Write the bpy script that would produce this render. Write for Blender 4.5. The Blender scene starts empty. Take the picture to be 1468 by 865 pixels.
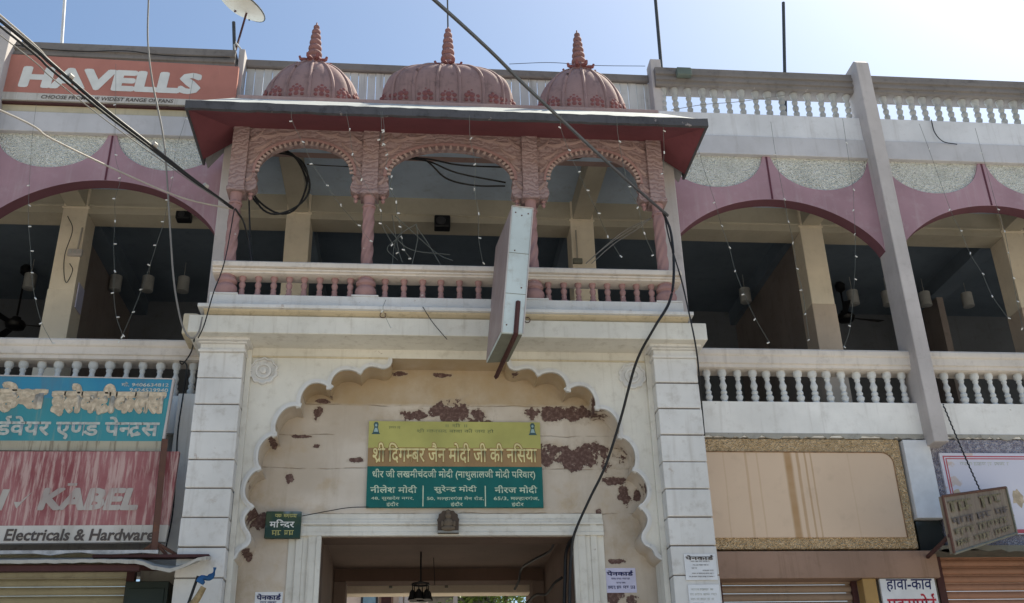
import bpy, bmesh, math, random
from mathutils import Vector, Matrix, geometry
random.seed(7)
SC = bpy.context.scene
COL = SC.collection
PI = math.pi

# ------------------------------------------------------------------ camera
F_PX, CXP, CYP = 1500.0, 734.0, 432.5          # focal length and centre in photograph pixels (1468 wide)
PITCH, YAW, ROLL = (math.radians(a) for a in (25.644, 5.9685, -1.519))
CAM = Vector((-0.3664, -9.5, 1.6))
fwd = Vector((math.sin(YAW)*math.cos(PITCH), math.cos(YAW)*math.cos(PITCH), math.sin(PITCH)))
r0 = Vector((math.cos(YAW), -math.sin(YAW), 0)); u0 = r0.cross(fwd)
rt = r0*math.cos(ROLL)+u0*math.sin(ROLL); up = u0*math.cos(ROLL)-r0*math.sin(ROLL)
cd = bpy.data.cameras.new('camera'); cam = bpy.data.objects.new('camera', cd); COL.objects.link(cam)
cd.sensor_width = 36.0; cd.lens = 36.0*F_PX/1468.0; cd.clip_end = 2000
cam.matrix_world = Matrix(((rt.x, up.x, -fwd.x, CAM.x), (rt.y, up.y, -fwd.y, CAM.y), (rt.z, up.z, -fwd.z, CAM.z), (0, 0, 0, 1)))
SC.camera = cam

# ------------------------------------------------------------------ light
SUN_AZ, SUN_EL = math.radians(56), math.radians(55)      # azimuth from +Y (behind the building) towards +X
w = bpy.data.worlds.new('World'); SC.world = w; w.use_nodes = True
wn = w.node_tree; bg = wn.nodes['Background']
sky = wn.nodes.new('ShaderNodeTexSky'); sky.sky_type = 'NISHITA'; sky.sun_disc = False
sky.sun_elevation = SUN_EL; sky.sun_rotation = SUN_AZ
sky.air_density = 1.0; sky.dust_density = 1.8; sky.ozone_density = 5.0
wn.links.new(sky.outputs[0], bg.inputs[0]); bg.inputs[1].default_value = 0.098
sd = bpy.data.lights.new('sun', 'SUN'); sun = bpy.data.objects.new('sun', sd); COL.objects.link(sun)
sd.energy = 4.6; sd.angle = math.radians(0.53); sd.color = (1.0, 0.95, 0.87)
sv = Vector((math.sin(SUN_AZ)*math.cos(SUN_EL), math.cos(SUN_AZ)*math.cos(SUN_EL), math.sin(SUN_EL)))
sun.rotation_euler = sv.to_track_quat('Z', 'Y').to_euler()
sun.location = (6, 6, 16)
SC.view_settings.view_transform = 'Standard'; SC.view_settings.look = 'None'
SC.view_settings.gamma = 1; SC.view_settings.use_curve_mapping = False
SC.view_settings.exposure = 0.98
SC.view_settings.use_white_balance = True; SC.view_settings.white_balance_temperature = 7000; SC.view_settings.white_balance_tint = 4
SC.render.engine = 'CYCLES'
try:
    SC.cycles.use_denoising = True
    SC.cycles.max_bounces = 8; SC.cycles.diffuse_bounces = 6
except Exception: pass

# ------------------------------------------------------------------ measuring and mesh helpers
def at(px, py, Y):
    d = fwd + rt*((px-CXP)/F_PX) - up*((py-CYP)/F_PX)
    return CAM + d*((Y-CAM.y)/d.y)
def XZ(px, py, Y):
    p = at(px, py, Y); return (p.x, p.z)
def box(bm, x0, x1, y0, y1, z0, z1):
    v = [bm.verts.new(c) for c in ((x0,y0,z0),(x1,y0,z0),(x1,y1,z0),(x0,y1,z0),(x0,y0,z1),(x1,y0,z1),(x1,y1,z1),(x0,y1,z1))]
    for f in ((0,3,2,1),(4,5,6,7),(0,1,5,4),(1,2,6,5),(2,3,7,6),(3,0,4,7)): bm.faces.new([v[i] for i in f])
def area2(p): return sum(p[i][0]*p[(i+1)%len(p)][1]-p[(i+1)%len(p)][0]*p[i][1] for i in range(len(p)))
def prism(bm, poly, y0, y1):
    """poly in XZ, extruded from y0 (front) to y1"""
    if area2(poly) < 0: poly = poly[::-1]
    a = [bm.verts.new((x, y0, z)) for x, z in poly]; b = [bm.verts.new((x, y1, z)) for x, z in poly]
    for t in geometry.tessellate_polygon([[Vector((x, z, 0)) for x, z in poly]]):
        p = [poly[i] for i in t]
        if area2(p) < 0: t = t[::-1]
        bm.faces.new([a[i] for i in t]); bm.faces.new([b[i] for i in t[::-1]])
    n = len(poly)
    for i in range(n):
        j = (i+1) % n; bm.faces.new((a[j], a[i], b[i], b[j]))
def mould(bm, prof, x0, x1):
    """prof polygon in (y,z), extruded along X"""
    if area2(prof) < 0: prof = prof[::-1]
    a = [bm.verts.new((x0, y, z)) for y, z in prof]; b = [bm.verts.new((x1, y, z)) for y, z in prof]
    n = len(prof)
    for t in geometry.tessellate_polygon([[Vector((y, z, 0)) for y, z in prof]]):
        if area2([prof[i] for i in t]) < 0: t = t[::-1]
        bm.faces.new([b[i] for i in t]); bm.faces.new([a[i] for i in t[::-1]])
    for i in range(n):
        j = (i+1) % n; bm.faces.new((a[i], a[j], b[j], b[i]))
def lathe(bm, prof, c=(0,0,0), seg=12, twist=None):
    rings = []
    for r, z in prof:
        ring = []
        for k in range(seg):
            th = 2*PI*k/seg
            rr = r*(twist(th, z) if twist else 1)
            ring.append(bm.verts.new((c[0]+rr*math.cos(th), c[1]+rr*math.sin(th), c[2]+z)))
        rings.append(ring)
    for i in range(len(rings)-1):
        for k in range(seg):
            l = (k+1) % seg; bm.faces.new((rings[i][k], rings[i][l], rings[i+1][l], rings[i+1][k]))
    bm.faces.new(rings[0][::-1]); bm.faces.new(rings[-1])
def catmull(pts, n=6):
    pts = [Vector(p) for p in pts]
    if len(pts) < 3: return pts
    out = []
    for i in range(len(pts)-1):
        p1, p2 = pts[i], pts[i+1]
        p0 = pts[i-1] if i else p1*2-p2
        p3 = pts[i+2] if i+2 < len(pts) else p2*2-p1
        for k in range(n):
            t = k/n
            out.append(0.5*((2*p1)+(p2-p0)*t+(2*p0-5*p1+4*p2-p3)*t*t+(3*p1-p0-3*p2+p3)*t**3))
    out.append(pts[-1]); return out
def tube(bm, pts, r, seg=6):
    pts = [Vector(p) for p in pts]; rings = []
    ref = Vector((0.13, 0.31, 0.94))
    for i, p in enumerate(pts):
        d = (pts[min(i+1, len(pts)-1)]-pts[max(i-1, 0)]).normalized()
        if abs(d.dot(ref)) > .97: rf = Vector((1, .1, 0))
        else: rf = ref
        u = d.cross(rf).normalized(); v = d.cross(u)
        rr = r(i/(len(pts)-1)) if callable(r) else r
        rings.append([bm.verts.new(p+(u*math.cos(2*PI*k/seg)+v*math.sin(2*PI*k/seg))*rr) for k in range(seg)])
    for i in range(len(rings)-1):
        for k in range(seg):
            l = (k+1) % seg; bm.faces.new((rings[i][k], rings[i][l], rings[i+1][l], rings[i+1][k]))
    bm.faces.new(rings[0][::-1]); bm.faces.new(rings[-1])
def ball(bm, c, r, sx=1, sy=1, sz=1, u=8, v=6):
    bmesh.ops.create_uvsphere(bm, u_segments=u, v_segments=v, radius=r, matrix=Matrix.Translation(c) @ Matrix.Diagonal((sx, sy, sz, 1)))
def B(): return bmesh.new()
def mesh_of(name, bm, mat, smooth=False):
    bmesh.ops.recalc_face_normals(bm, faces=bm.faces[:])
    me = bpy.data.meshes.new(name); bm.to_mesh(me); bm.free()
    me.materials.append(mat)
    if smooth:
        me.polygons.foreach_set('use_smooth', [True]*len(me.polygons))
        try: me.set_sharp_from_angle(angle=math.radians(smooth if smooth is not True else 40))
        except Exception: pass
    return me
def link(name, me, parent=None, loc=None, rot=None):
    o = bpy.data.objects.new(name, me); COL.objects.link(o)
    if parent: o.parent = parent
    if loc is not None: o.location = loc
    if rot is not None: o.rotation_euler = rot
    return o
def obj(name, bm, mat, parent=None, smooth=False, bevel=0):
    o = link(name, mesh_of(name, bm, mat, smooth), parent)
    if bevel:
        m = o.modifiers.new('bevel', 'BEVEL'); m.width = bevel; m.segments = 2; m.limit_method = 'ANGLE'; m.angle_limit = math.radians(40)
    return o
def thing(name, label, cat, loc=(0,0,0), group=None):
    o = bpy.data.objects.new(name, None); COL.objects.link(o); o.location = loc; o.empty_display_size = .1
    return tag(o, label, cat, group)
def tag(o, label, cat, group=None):
    o['label'] = label; o['category'] = cat
    if group: o['group'] = group
    return o
def struct(o): o['kind'] = 'structure'; return o

# ------------------------------------------------------------------ materials
class NT:
    def __init__(s, name):
        s.m = bpy.data.materials.new(name); s.m.use_nodes = True; s.t = s.m.node_tree
        s.b = s.t.nodes['Principled BSDF']; s.pos = s.t.nodes.new('ShaderNodeNewGeometry').outputs['Position']
    def n(s, typ, **kw):
        nd = s.t.nodes.new(typ)
        for k, v in kw.items(): setattr(nd, k, v)
        return nd
    def l(s, a, b): s.t.links.new(a, b)
    def val(s, sock, v):
        if hasattr(v, 'links'): s.l(v, sock)
        else: sock.default_value = v
    def math(s, op, a, b=0.0, c=0.0, clamp=False):
        nd = s.n('ShaderNodeMath', operation=op, use_clamp=clamp)
        for i, v in enumerate((a, b, c)): s.val(nd.inputs[i], v)
        return nd.outputs[0]
    def scaled(s, sc):
        nd = s.n('ShaderNodeVectorMath', operation='MULTIPLY'); s.l(s.pos, nd.inputs[0]); nd.inputs[1].default_value = sc
        return nd.outputs[0]
    def noise(s, scale, detail=4, rough=.55, stretch=None, off=0):
        nd = s.n('ShaderNodeTexNoise'); nd.inputs['Scale'].default_value = scale; nd.inputs['Detail'].default_value = detail
        nd.inputs['Roughness'].default_value = rough
        v = s.scaled(stretch) if stretch else s.pos
        if off:
            ad = s.n('ShaderNodeVectorMath', operation='ADD'); s.l(v, ad.inputs[0]); ad.inputs[1].default_value = (off, off*.7, off*1.3); v = ad.outputs[0]
        s.l(v, nd.inputs['Vector']); return nd.outputs['Fac']
    def voro(s, scale, feature='F1'):
        nd = s.n('ShaderNodeTexVoronoi', feature=feature); nd.inputs['Scale'].default_value = scale; s.l(s.pos, nd.inputs['Vector'])
        return nd.outputs['Distance'], nd.outputs.get('Color')
    def step(s, v, a, b):
        nd = s.n('ShaderNodeMapRange'); nd.interpolation_type = 'SMOOTHSTEP'
        s.l(v, nd.inputs['Value']); nd.inputs['From Min'].default_value = a; nd.inputs['From Max'].default_value = b
        return nd.outputs[0]
    def mix(s, f, a, b):
        nd = s.n('ShaderNodeMix', data_type='RGBA')
        s.val(nd.inputs[0], f)
        for i, c in ((6, a), (7, b)):
            if hasattr(c, 'links'): s.l(c, nd.inputs[i])
            else: nd.inputs[i].default_value = (*c, 1)
        return nd.outputs[2]
    def bump(s, h, strength=.3, dist=.01):
        nd = s.n('ShaderNodeBump'); nd.inputs['Strength'].default_value = strength; nd.inputs['Distance'].default_value = dist
        s.l(h, nd.inputs['Height']); s.l(nd.outputs[0], s.b.inputs['Normal'])
    def done(s, col, rough=.8, spec=.3, metal=0):
        if hasattr(col, 'links'): s.l(col, s.b.inputs['Base Color'])
        else: s.b.inputs['Base Color'].default_value = (*col, 1)
        s.val(s.b.inputs['Roughness'], rough); s.b.inputs['Specular IOR Level'].default_value = spec; s.b.inputs['Metallic'].default_value = metal
        return s.m
def mul(c, k): return tuple(min(1, x*k) for x in c)
def paint(name, col, dirt=(.12,.10,.08), grime=.25, streak=.25, chips=0, chipcol=(.5,.45,.4), rough=.8, bump=.25, spec=.25, fine=55, var=.12):
    """weathered paint: uneven tone, vertical runs, blotches, flaking chips, fine relief"""
    t = NT(name)
    c = t.mix(t.step(t.noise(1.3, 5), .3, .7), mul(col, 1-var), mul(col, 1+var*.8))
    c = t.mix(t.math('MULTIPLY', t.step(t.noise(9, 6, .65), .5, .8), grime), c, dirt)
    if streak: c = t.mix(t.math('MULTIPLY', t.step(t.noise(1, 5, .6, (14, 14, .9)), .52, .8), streak), c, dirt)
    h = t.noise(fine, 4)
    if chips:
        m = t.step(t.noise(6.5, 8, .7, off=3.1), .70-chips*.1, .72-chips*.1)
        c = t.mix(m, c, chipcol)
        h = t.math('SUBTRACT', h, t.math('MULTIPLY', m, .8))
    t.bump(h, bump, .006)
    return t.done(c, rough, spec)
def flat(name, col, rough=.6, spec=.3, metal=0, var=.1, sc=8):
    t = NT(name); c = t.mix(t.step(t.noise(sc, 4), .3, .7), mul(col, 1-var), mul(col, 1+var))
    return t.done(c, rough, spec, metal)
M = {}
M['white'] = paint('white_wall_paint', (.67,.645,.59), (.24,.19,.13), .34, .38, .2, (.42,.36,.32), bump=.3)
M['white_clean'] = paint('white_block_paint', (.65,.64,.63), (.28,.235,.19), .42, .36, .6, (.5,.45,.42), bump=.3)
M['cavetto'] = paint('cream_cornice_paint', (.58,.50,.37), (.16,.12,.07), .4, .5, .3, (.3,.24,.17))
M['pink'] = paint('pink_arcade_paint', (.36,.225,.265), (.47,.39,.41), .35, .38, 0, var=.14)
M['joint'] = paint('dark_joint_mortar', (.16,.13,.105), (.06,.05,.04), .4, .2)
M['groove'] = flat('dark_groove', (.10,.025,.04))
M['pinkcarve'] = paint('carved_pink_paint', (.37,.26,.245), (.10,.05,.045), .35, .15, .3, (.45,.36,.32), bump=.5)
M['pinkcol'] = paint('pink_column_paint', (.35,.21,.205), (.15,.08,.07), .4, .25, .6, (.55,.48,.45), bump=.4)
M['bead'] = paint('dusty_bead_paint', (.44,.33,.31), (.18,.10,.09), .4, .1)
M['maroon'] = paint('maroon_soffit_paint', (.20,.065,.078), (.07,.025,.03), .3, .1)
M['dome'] = paint('dome_plaster', (.29,.19,.185), (.075,.05,.05), .6, .6, .3, (.30,.26,.24), bump=.5)
M['petal'] = paint('dome_relief', (.22,.085,.085), (.08,.035,.035), .6, .2, .3, (.3,.15,.13), bump=.6)
M['finial'] = paint('finial_plaster', (.26,.135,.13), (.07,.06,.05), .6, .4, .3, (.2,.18,.15), bump=.5)
M['slab'] = paint('weathered_slab', (.42,.43,.42), (.10,.09,.09), .45, .2)
M['slabedge'] = paint('stained_slab_edge', (.085,.085,.095), (.02,.02,.025), .8, .3, .5, (.30,.27,.27), bump=.8)
M['lilac'] = paint('lilac_grey_band', (.52,.51,.53), (.25,.22,.2), .2, .35)
M['lilac2'] = paint('pale_band', (.68,.68,.70), (.28,.25,.23), .2, .35)
M['creamband'] = paint('cream_band', (.50,.44,.32), (.2,.17,.13), .3, .4)
M['rail'] = paint('beige_rail_paint', (.66,.595,.535), (.20,.15,.12), .35, .3, .2, (.4,.33,.28))
M['roofrail'] = paint('grey_roof_rail', (.205,.185,.175), (.07,.06,.055), .6, .3, .2, (.42,.4,.38))
M['balus'] = paint('white_baluster_paint', (.60,.61,.61), (.25,.24,.22), .35, .1, .3, (.42,.4,.36))
M['column'] = paint('taupe_column_paint', (.50,.46,.45), (.2,.16,.14), .25, .3)
M['parapet'] = paint('cream_parapet_paint', (.82,.80,.77), (.26,.21,.15), .2, .3, .1, (.4,.36,.3))
M['incol'] = paint('beige_inner_column', (.86,.76,.62), (.3,.22,.14), .2, .1)
M['incol2'] = paint('brown_column_dado', (.60,.49,.40), (.25,.17,.11), .2, .1)
M['beam'] = paint('yellow_beam_paint', (.52,.47,.38), (.3,.22,.12), .2, .1)
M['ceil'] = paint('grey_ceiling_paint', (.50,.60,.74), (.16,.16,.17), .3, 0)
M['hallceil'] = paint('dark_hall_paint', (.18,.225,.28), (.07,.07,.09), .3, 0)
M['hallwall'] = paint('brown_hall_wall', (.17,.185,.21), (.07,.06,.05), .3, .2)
M['plank'] = paint('pale_plank_paint', (.56,.56,.55), (.2,.18,.17), .35, .6)
M['iron'] = paint('rusty_iron', (.11,.055,.042), (.22,.09,.04), .6, .2, rough=.75)
M['rust_dark'] = paint('dark_brown_iron', (.07,.028,.028), (.12,.06,.04), .4, .2, rough=.7)
M['cable'] = flat('black_cable', (.018,.018,.02), .5)
M['cable_grey'] = flat('grey_cable', (.20,.19,.18), .6)
M['cable_light'] = flat('pale_cable', (.42,.38,.34), .6)
M['bulb'] = flat('white_bulb', (.68,.68,.66), .25, .5)
M['bulbwire'] = flat('fairy_wire', (.14,.15,.14), .6)
M['black'] = flat('black_metal', (.012,.012,.014), .45)
M['dishwhite'] = paint('dish_paint', (.62,.58,.50), (.3,.22,.15), .3, .3)
M['lampw'] = flat('lamp_cylinder', (.42,.42,.41), .5)
M['pole'] = flat('pole_paint', (.55,.55,.56), .5)
M['poledark'] = flat('dark_pole', (.05,.055,.06), .5)

def plaster_recess():
    t = NT('peeling_recess_plaster')
    sep = t.n('ShaderNodeSeparateXYZ'); t.l(t.pos, sep.inputs[0]); x, z = sep.outputs[0], sep.outputs[2]
    c = t.mix(t.step(t.noise(1.1, 5), .32, .68), (.47,.40,.33), (.63,.565,.50))
    c = t.mix(t.math('MULTIPLY', t.step(t.noise(3.2, 6, .6, off=2), .5, .75), .55), c, (.43,.31,.18))
    c = t.mix(t.math('MULTIPLY', t.step(t.noise(1, 5, .6, (9, 9, 1.1)), .5, .8), .3), c, (.30,.23,.16))
    # coursing cracks
    wob = t.math('MULTIPLY', t.math('SUBTRACT', t.noise(2.5, 4), .5), .06)
    zz = t.math('ADD', z, wob); line = None
    for z0 in (5.17, 4.86, 4.53, 4.09):
        d = t.math('ABSOLUTE', t.math('SUBTRACT', zz, z0))
        m = t.math('SUBTRACT', 1.0, t.step(d, .002, .008))
        line = m if line is None else t.math('MAXIMUM', line, m)
    line = t.math('MULTIPLY', line, t.step(t.noise(4, 3, off=5), .38, .6))
    c = t.mix(t.math('MULTIPLY', line, .6), c, (.20,.14,.09))
    top = t.math('MULTIPLY', t.step(t.math('ADD', z, t.math('MULTIPLY', t.noise(3, 6), .06)), 5.18, 5.23), t.math('ADD', .25, t.math('MULTIPLY', t.noise(4, 6, .65, off=3), .9)), clamp=True)
    c = t.mix(top, c, (.40,.29,.165))
    # where the paint has come off
    spots = [((650,592),44,17),((598,597),19,10),((812,594),58,13),((825,655),62,19),((455,592),8,12),((572,536),10,4),((632,538),14,4),
             ((735,540),5,9),((877,690),17,7),((895,712),9,15),((858,742),5,10),((913,712),5,9),((368,748),13,14),((393,640),5,5),
             ((416,685),7,8),((455,640),6,4),((510,660),12,4),((700,607),9,5),((432,626),16,3),((880,855),17,9),((905,860),9,9),
             ((357,800),6,7),((885,805),12,4),((870,560),14,4),((460,575),14,4),((360,695),4,10),((900,580),9,6)]
    f = None
    for (px, py), rx, rz in spots:
        X, Z = XZ(px, py, .3); ex, ez = rx/142.0, rz/142.0
        a = t.math('DIVIDE', t.math('SUBTRACT', x, X), ex); b = t.math('DIVIDE', t.math('SUBTRACT', z, Z), ez)
        d = t.math('SUBTRACT', 1.0, t.math('SQRT', t.math('ADD', t.math('MULTIPLY', a, a), t.math('MULTIPLY', b, b))))
        f = d if f is None else t.math('MAXIMUM', f, d)
    f = t.math('MAXIMUM', f, -.9)
    nz = t.math('SUBTRACT', t.noise(8, 9, .66, off=1), .5)
    e = t.math('ADD', f, t.math('MULTIPLY', nz, 3.6))
    m = t.step(e, .16, .22)
    halo = t.math('MULTIPLY', t.step(e, -.35, .12), .45)
    small = t.step(t.noise(9, 12, .78, off=9), .715, .725)
    c = t.mix(halo, c, (.40,.33,.26))
    c = t.mix(t.math('MULTIPLY', t.step(t.noise(1.6, 8, .7, off=14), .50, .72), .55), c, (.36,.27,.17))
    m = t.math('MAXIMUM', m, small)
    c = t.mix(m, c, t.mix(t.step(t.noise(30, 6, .6), .42, .72), (.105,.060,.053), (.215,.145,.125)))
    h = t.math('SUBTRACT', t.math('MULTIPLY', t.noise(30, 5), .5), t.math('ADD', m, line))
    t.bump(h, .6, .008)
    return t.done(c, .85, .2)
M['recess'] = plaster_recess()

def roughcast(name, a, b, c2, scale=38):
    t = NT(name); d, col = t.voro(scale)
    n = t.noise(26, 4)
    c = t.mix(t.step(n, .42, .60), a, b); c = t.mix(t.math('MULTIPLY', t.step(t.noise(scale*1.1, 5, .6, off=7), .56, .66), .8), c, c2)
    c = t.mix(t.math('MULTIPLY', t.step(t.noise(3, 5), .5, .8), .35), c, mul(a, .5))
    t.bump(d, 1.0, .03); return t.done(c, .9, .15)
M['rough'] = roughcast('white_pebble_dash', (.76,.76,.69), (.88,.88,.83), (.30,.29,.25), 60)
M['rough_tan'] = roughcast('tan_pebble_dash', (.60,.42,.24), (.74,.54,.33), (.20,.12,.065), 60)
M['rough_lilac'] = roughcast('lilac_pebble_dash', (.30,.28,.34), (.46,.44,.50), (.18,.17,.22), 60)
def carved(name, a, b):
    t = NT(name)
    nd = t.n('ShaderNodeTexWave', wave_type='RINGS', rings_direction='Y'); nd.inputs['Scale'].default_value = 6.0
    nd.inputs['Distortion'].default_value = 9; nd.inputs['Detail'].default_value = 3; nd.inputs['Detail Scale'].default_value = 2.2
    t.l(t.pos, nd.inputs['Vector']); wv = nd.outputs['Fac']
    c = t.mix(t.step(wv, .1, .55), b, a)
    c = t.mix(t.math('MULTIPLY', t.step(t.noise(7, 6), .5, .75), .5), c, (.30,.19,.15))
    t.bump(wv, .45, .012); return t.done(c, .85, .2)
M['carved'] = carved('carved_pink_relief', (.355,.26,.26), (.27,.185,.185))
def streaked(name, a, b, pale, amt=.6, edge=.52):
    t = NT(name); s = t.noise(1, 7, .7, (26, 26, 2.2)); s2 = t.noise(1, 4, .6, (3, 3, .8), off=4)
    c = t.mix(t.step(t.noise(2.2, 4), .35, .65), a, b)
    c = t.mix(t.math('MULTIPLY', t.step(s, edge, edge+.16), amt), c, pale)
    c = t.mix(t.math('MULTIPLY', t.step(s2, .52, .75), .35), c, (.16,.10,.07))
    return t.done(c, .55, .3)
M['sign_red'] = streaked('faded_red_vinyl', (.23,.06,.065), (.33,.13,.135), (.52,.37,.34), .8, .45)
M['sign_strip'] = streaked('grimy_white_vinyl', (.46,.44,.41), (.55,.52,.49), (.24,.19,.15), .5, .55)
M['sign_blue'] = streaked('faded_blue_vinyl', (.03,.215,.36), (.045,.25,.37), (.12,.30,.33), .4, .55)
M['sign_teal'] = streaked('faded_teal_vinyl', (.04,.23,.27), (.05,.26,.30), (.20,.30,.27), .5, .55)
M['sign_orange'] = streaked('faded_orange_vinyl', (.40,.165,.13), (.45,.19,.15), (.50,.30,.24), .3, .6)
M['sign_cream'] = streaked('grimy_cream_board', (.36,.32,.24), (.42,.38,.29), (.16,.12,.08), .7, .5)
M['panel_peach'] = streaked('peach_painted_panel', (.52,.355,.235), (.56,.385,.255), (.42,.25,.10), .25, .6)
M['tan_letters'] = flat('tan_lettering', (.47,.38,.28), .7, var=.2, sc=20)
M['tan_light'] = flat('light_tan_lettering', (.53,.44,.33), .7, var=.25, sc=25)
M['faded_olive'] = flat('faded_olive_lettering', (.145,.125,.075), .8, var=.4, sc=30)
M['grey_letters'] = flat('grey_lettering', (.44,.45,.42), .7, var=.2, sc=30)
M['kabel_letters'] = streaked('worn_grey_lettering', (.34,.29,.27), (.44,.40,.37), (.30,.10,.10), .5, .5)
M['dark_letters'] = flat('dark_lettering', (.09,.075,.07), .7)
M['navy_letters'] = flat('navy_lettering', (.02,.025,.10), .7)
M['white_letters'] = flat('white_lettering', (.66,.66,.64), .6, var=.06)
M['yellow_panel'] = flat('yellow_green_vinyl', (.42,.40,.13), .5, var=.12, sc=2.5)
M['brown_panel'] = flat('brown_gold_vinyl', (.32,.20,.095), .5, var=.1, sc=4)
M['teal_panel'] = flat('teal_green_vinyl', (.004,.115,.105), .45, var=.08)
M['pale_gold'] = flat('pale_gold_lettering', (.66,.58,.30), .6)
M['brown_out'] = flat('brown_lettering', (.30,.17,.06), .6)
M['pale_letters'] = flat('pale_green_lettering', (.52,.60,.46), .6)
M['olive_letters'] = flat('olive_lettering', (.22,.24,.10), .6)
M['paper'] = flat('white_paper', (.66,.67,.70), .8, var=.06)
M['paper_lilac'] = flat('lilac_paper', (.56,.55,.72), .8, var=.06)
M['lightbox'] = paint('pale_blue_sheet_metal', (.54,.61,.62), (.24,.20,.16), .5, .55, rough=.45, bump=.08)
M['lightbox_face'] = streaked('faded_box_face', (.30,.23,.225), (.36,.29,.28), (.42,.38,.37), .35, .5)
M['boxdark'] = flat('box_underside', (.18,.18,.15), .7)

# ------------------------------------------------------------------ lettering: Devanagari marks in visual order; ~ makes a half letter, ^ adds a rakar, ` adds a reph
def text_mesh(s, offset=0.0):
    cu = bpy.data.curves.new('lettering', 'FONT'); cu.body = s; cu.offset = offset; cu.resolution_u = 2
    o = bpy.data.objects.new('lettering', cu); COL.objects.link(o)
    dg = bpy.context.evaluated_depsgraph_get(); me = bpy.data.meshes.new_from_object(o.evaluated_get(dg))
    bpy.data.objects.remove(o); bpy.data.curves.remove(cu); return me
def text_bm(s, offset=0.0):
    bm = bmesh.new(); x = 0.0; run = ''
    def put(me, dx):
        k = len(bm.verts); bm.from_mesh(me); bm.verts.ensure_lookup_table()
        for v in bm.verts[k:]: v.co.x += dx
        return max((v.co.x for v in bm.verts[k:]), default=dx)
    def flush():
        nonlocal x, run
        if run.strip():
            lead = len(run)-len(run.lstrip(' ')); tail = len(run)-len(run.rstrip(' '))
            x += .26*lead; m = text_mesh(run.strip(' '), offset); x = put(m, x)-offset*1.5+.26*tail-(.30 if run.endswith('ि') else 0); bpy.data.meshes.remove(m)
        elif run: x += .26*len(run)
        run = ''
    def bar(x0, y0, x1, y1, wd):
        d = Vector((x1-x0, y1-y0)).normalized(); n = Vector((-d.y, d.x))*(wd/2+offset)
        bm.faces.new([bm.verts.new((px, py, .0004)) for px, py in ((x0+n.x, y0+n.y), (x0-n.x, y0-n.y), (x1-n.x, y1-n.y), (x1+n.x, y1+n.y))])
    for ch in s:
        if ch == '~':
            c = run[-1]; run = run[:-1]; flush()
            m = text_mesh(c, offset); b2 = bmesh.new(); b2.from_mesh(m); mx = max(v.co.x for v in b2.verts); cut = mx-.19
            bmesh.ops.bisect_plane(b2, geom=b2.verts[:]+b2.edges[:]+b2.faces[:], plane_co=(cut, 0, 0), plane_no=(1, 0, 0), clear_outer=True)
            b2.to_mesh(m); b2.free(); put(m, x); x += cut; bpy.data.meshes.remove(m)
        elif ch == '^': flush(); bar(x-.12, .16, x-.38, -.04, .07)
        elif ch == '`': flush(); bar(x-.12, .66, x-.22, .84, .07); bar(x-.22, .84, x-.05, .88, .07)
        else: run += ch
    flush(); return bm
def lettering(s, x0, x1, z0, z1, y, mat, parent, offset=0.0, shear=0.0, name='lettering', tilt=0.0, keep=False):
    """text fitted to the rectangle x0..x1, z0..z1 on the plane y, facing the street"""
    if offset > .025:
        src = text_bm(s, .012); me0 = bpy.data.meshes.new('t'); src.to_mesh(me0); src.free(); bm = bmesh.new(); e = offset-.012
        ring = [(0, 0)]+[(math.cos(k*PI/4), math.sin(k*PI/4)) for k in range(8)]+([(.5*math.cos(k*PI/2), .5*math.sin(k*PI/2)) for k in range(4)] if offset > .06 else [])
        for i, (dx, dy) in enumerate(ring):
            k0 = len(bm.verts); bm.from_mesh(me0); bm.verts.ensure_lookup_table()
            for v in bm.verts[k0:]: v.co.x += dx*e; v.co.y += dy*e; v.co.z += i*.00012
        bpy.data.meshes.remove(me0)
    else: bm = text_bm(s, offset)
    xs = [v.co.x for v in bm.verts]; ys = [v.co.y for v in bm.verts]
    ax, bx, ay, by = min(xs), max(xs), min(ys), max(ys)
    for v in bm.verts:
        u = (v.co.x-ax)/(bx-ax); q = (v.co.y-ay)/(by-ay)
        v.co = Vector((x0+(x1-x0)*u+shear*q*(z1-z0), y-v.co.z, z0+(z1-z0)*q+tilt*u))
    me = bpy.data.meshes.new(name); bm.to_mesh(me); bm.free(); me.materials.append(mat)
    return link(name, me, parent)

# ================================================================== THE SETTING
t = NT('dusty_asphalt'); c = t.mix(t.step(t.noise(.6, 6), .35, .7), (.36,.33,.29), (.46,.425,.37)); c = t.mix(t.step(t.noise(30, 4), .45, .7), c, (.27,.25,.22))
t.bump(t.noise(60, 4), .4, .01); M['street'] = t.done(c, .9, .2)
M['paving'] = paint('cement_paving', (.46,.43,.39), (.15,.13,.11), .4, 0)
bm = B(); v = [bm.verts.new(p) for p in ((-300,-300,0),(300,-300,0),(300,300,0),(-300,300,0))]; bm.faces.new(v)
struct(obj('ground', bm, M['street']))
bm = B(); box(bm, -14, 14, -1.5, .2, 0.004, .14); struct(obj('pavement', bm, M['paving'], bevel=.02))
bm = B(); box(bm, -1.2, 1.2, .2, 5.4, .004, .10); struct(obj('passage_floor', bm, paint('dark_stone_floor', (.14,.125,.11), (.06,.05,.045), .4, 0)))

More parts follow.
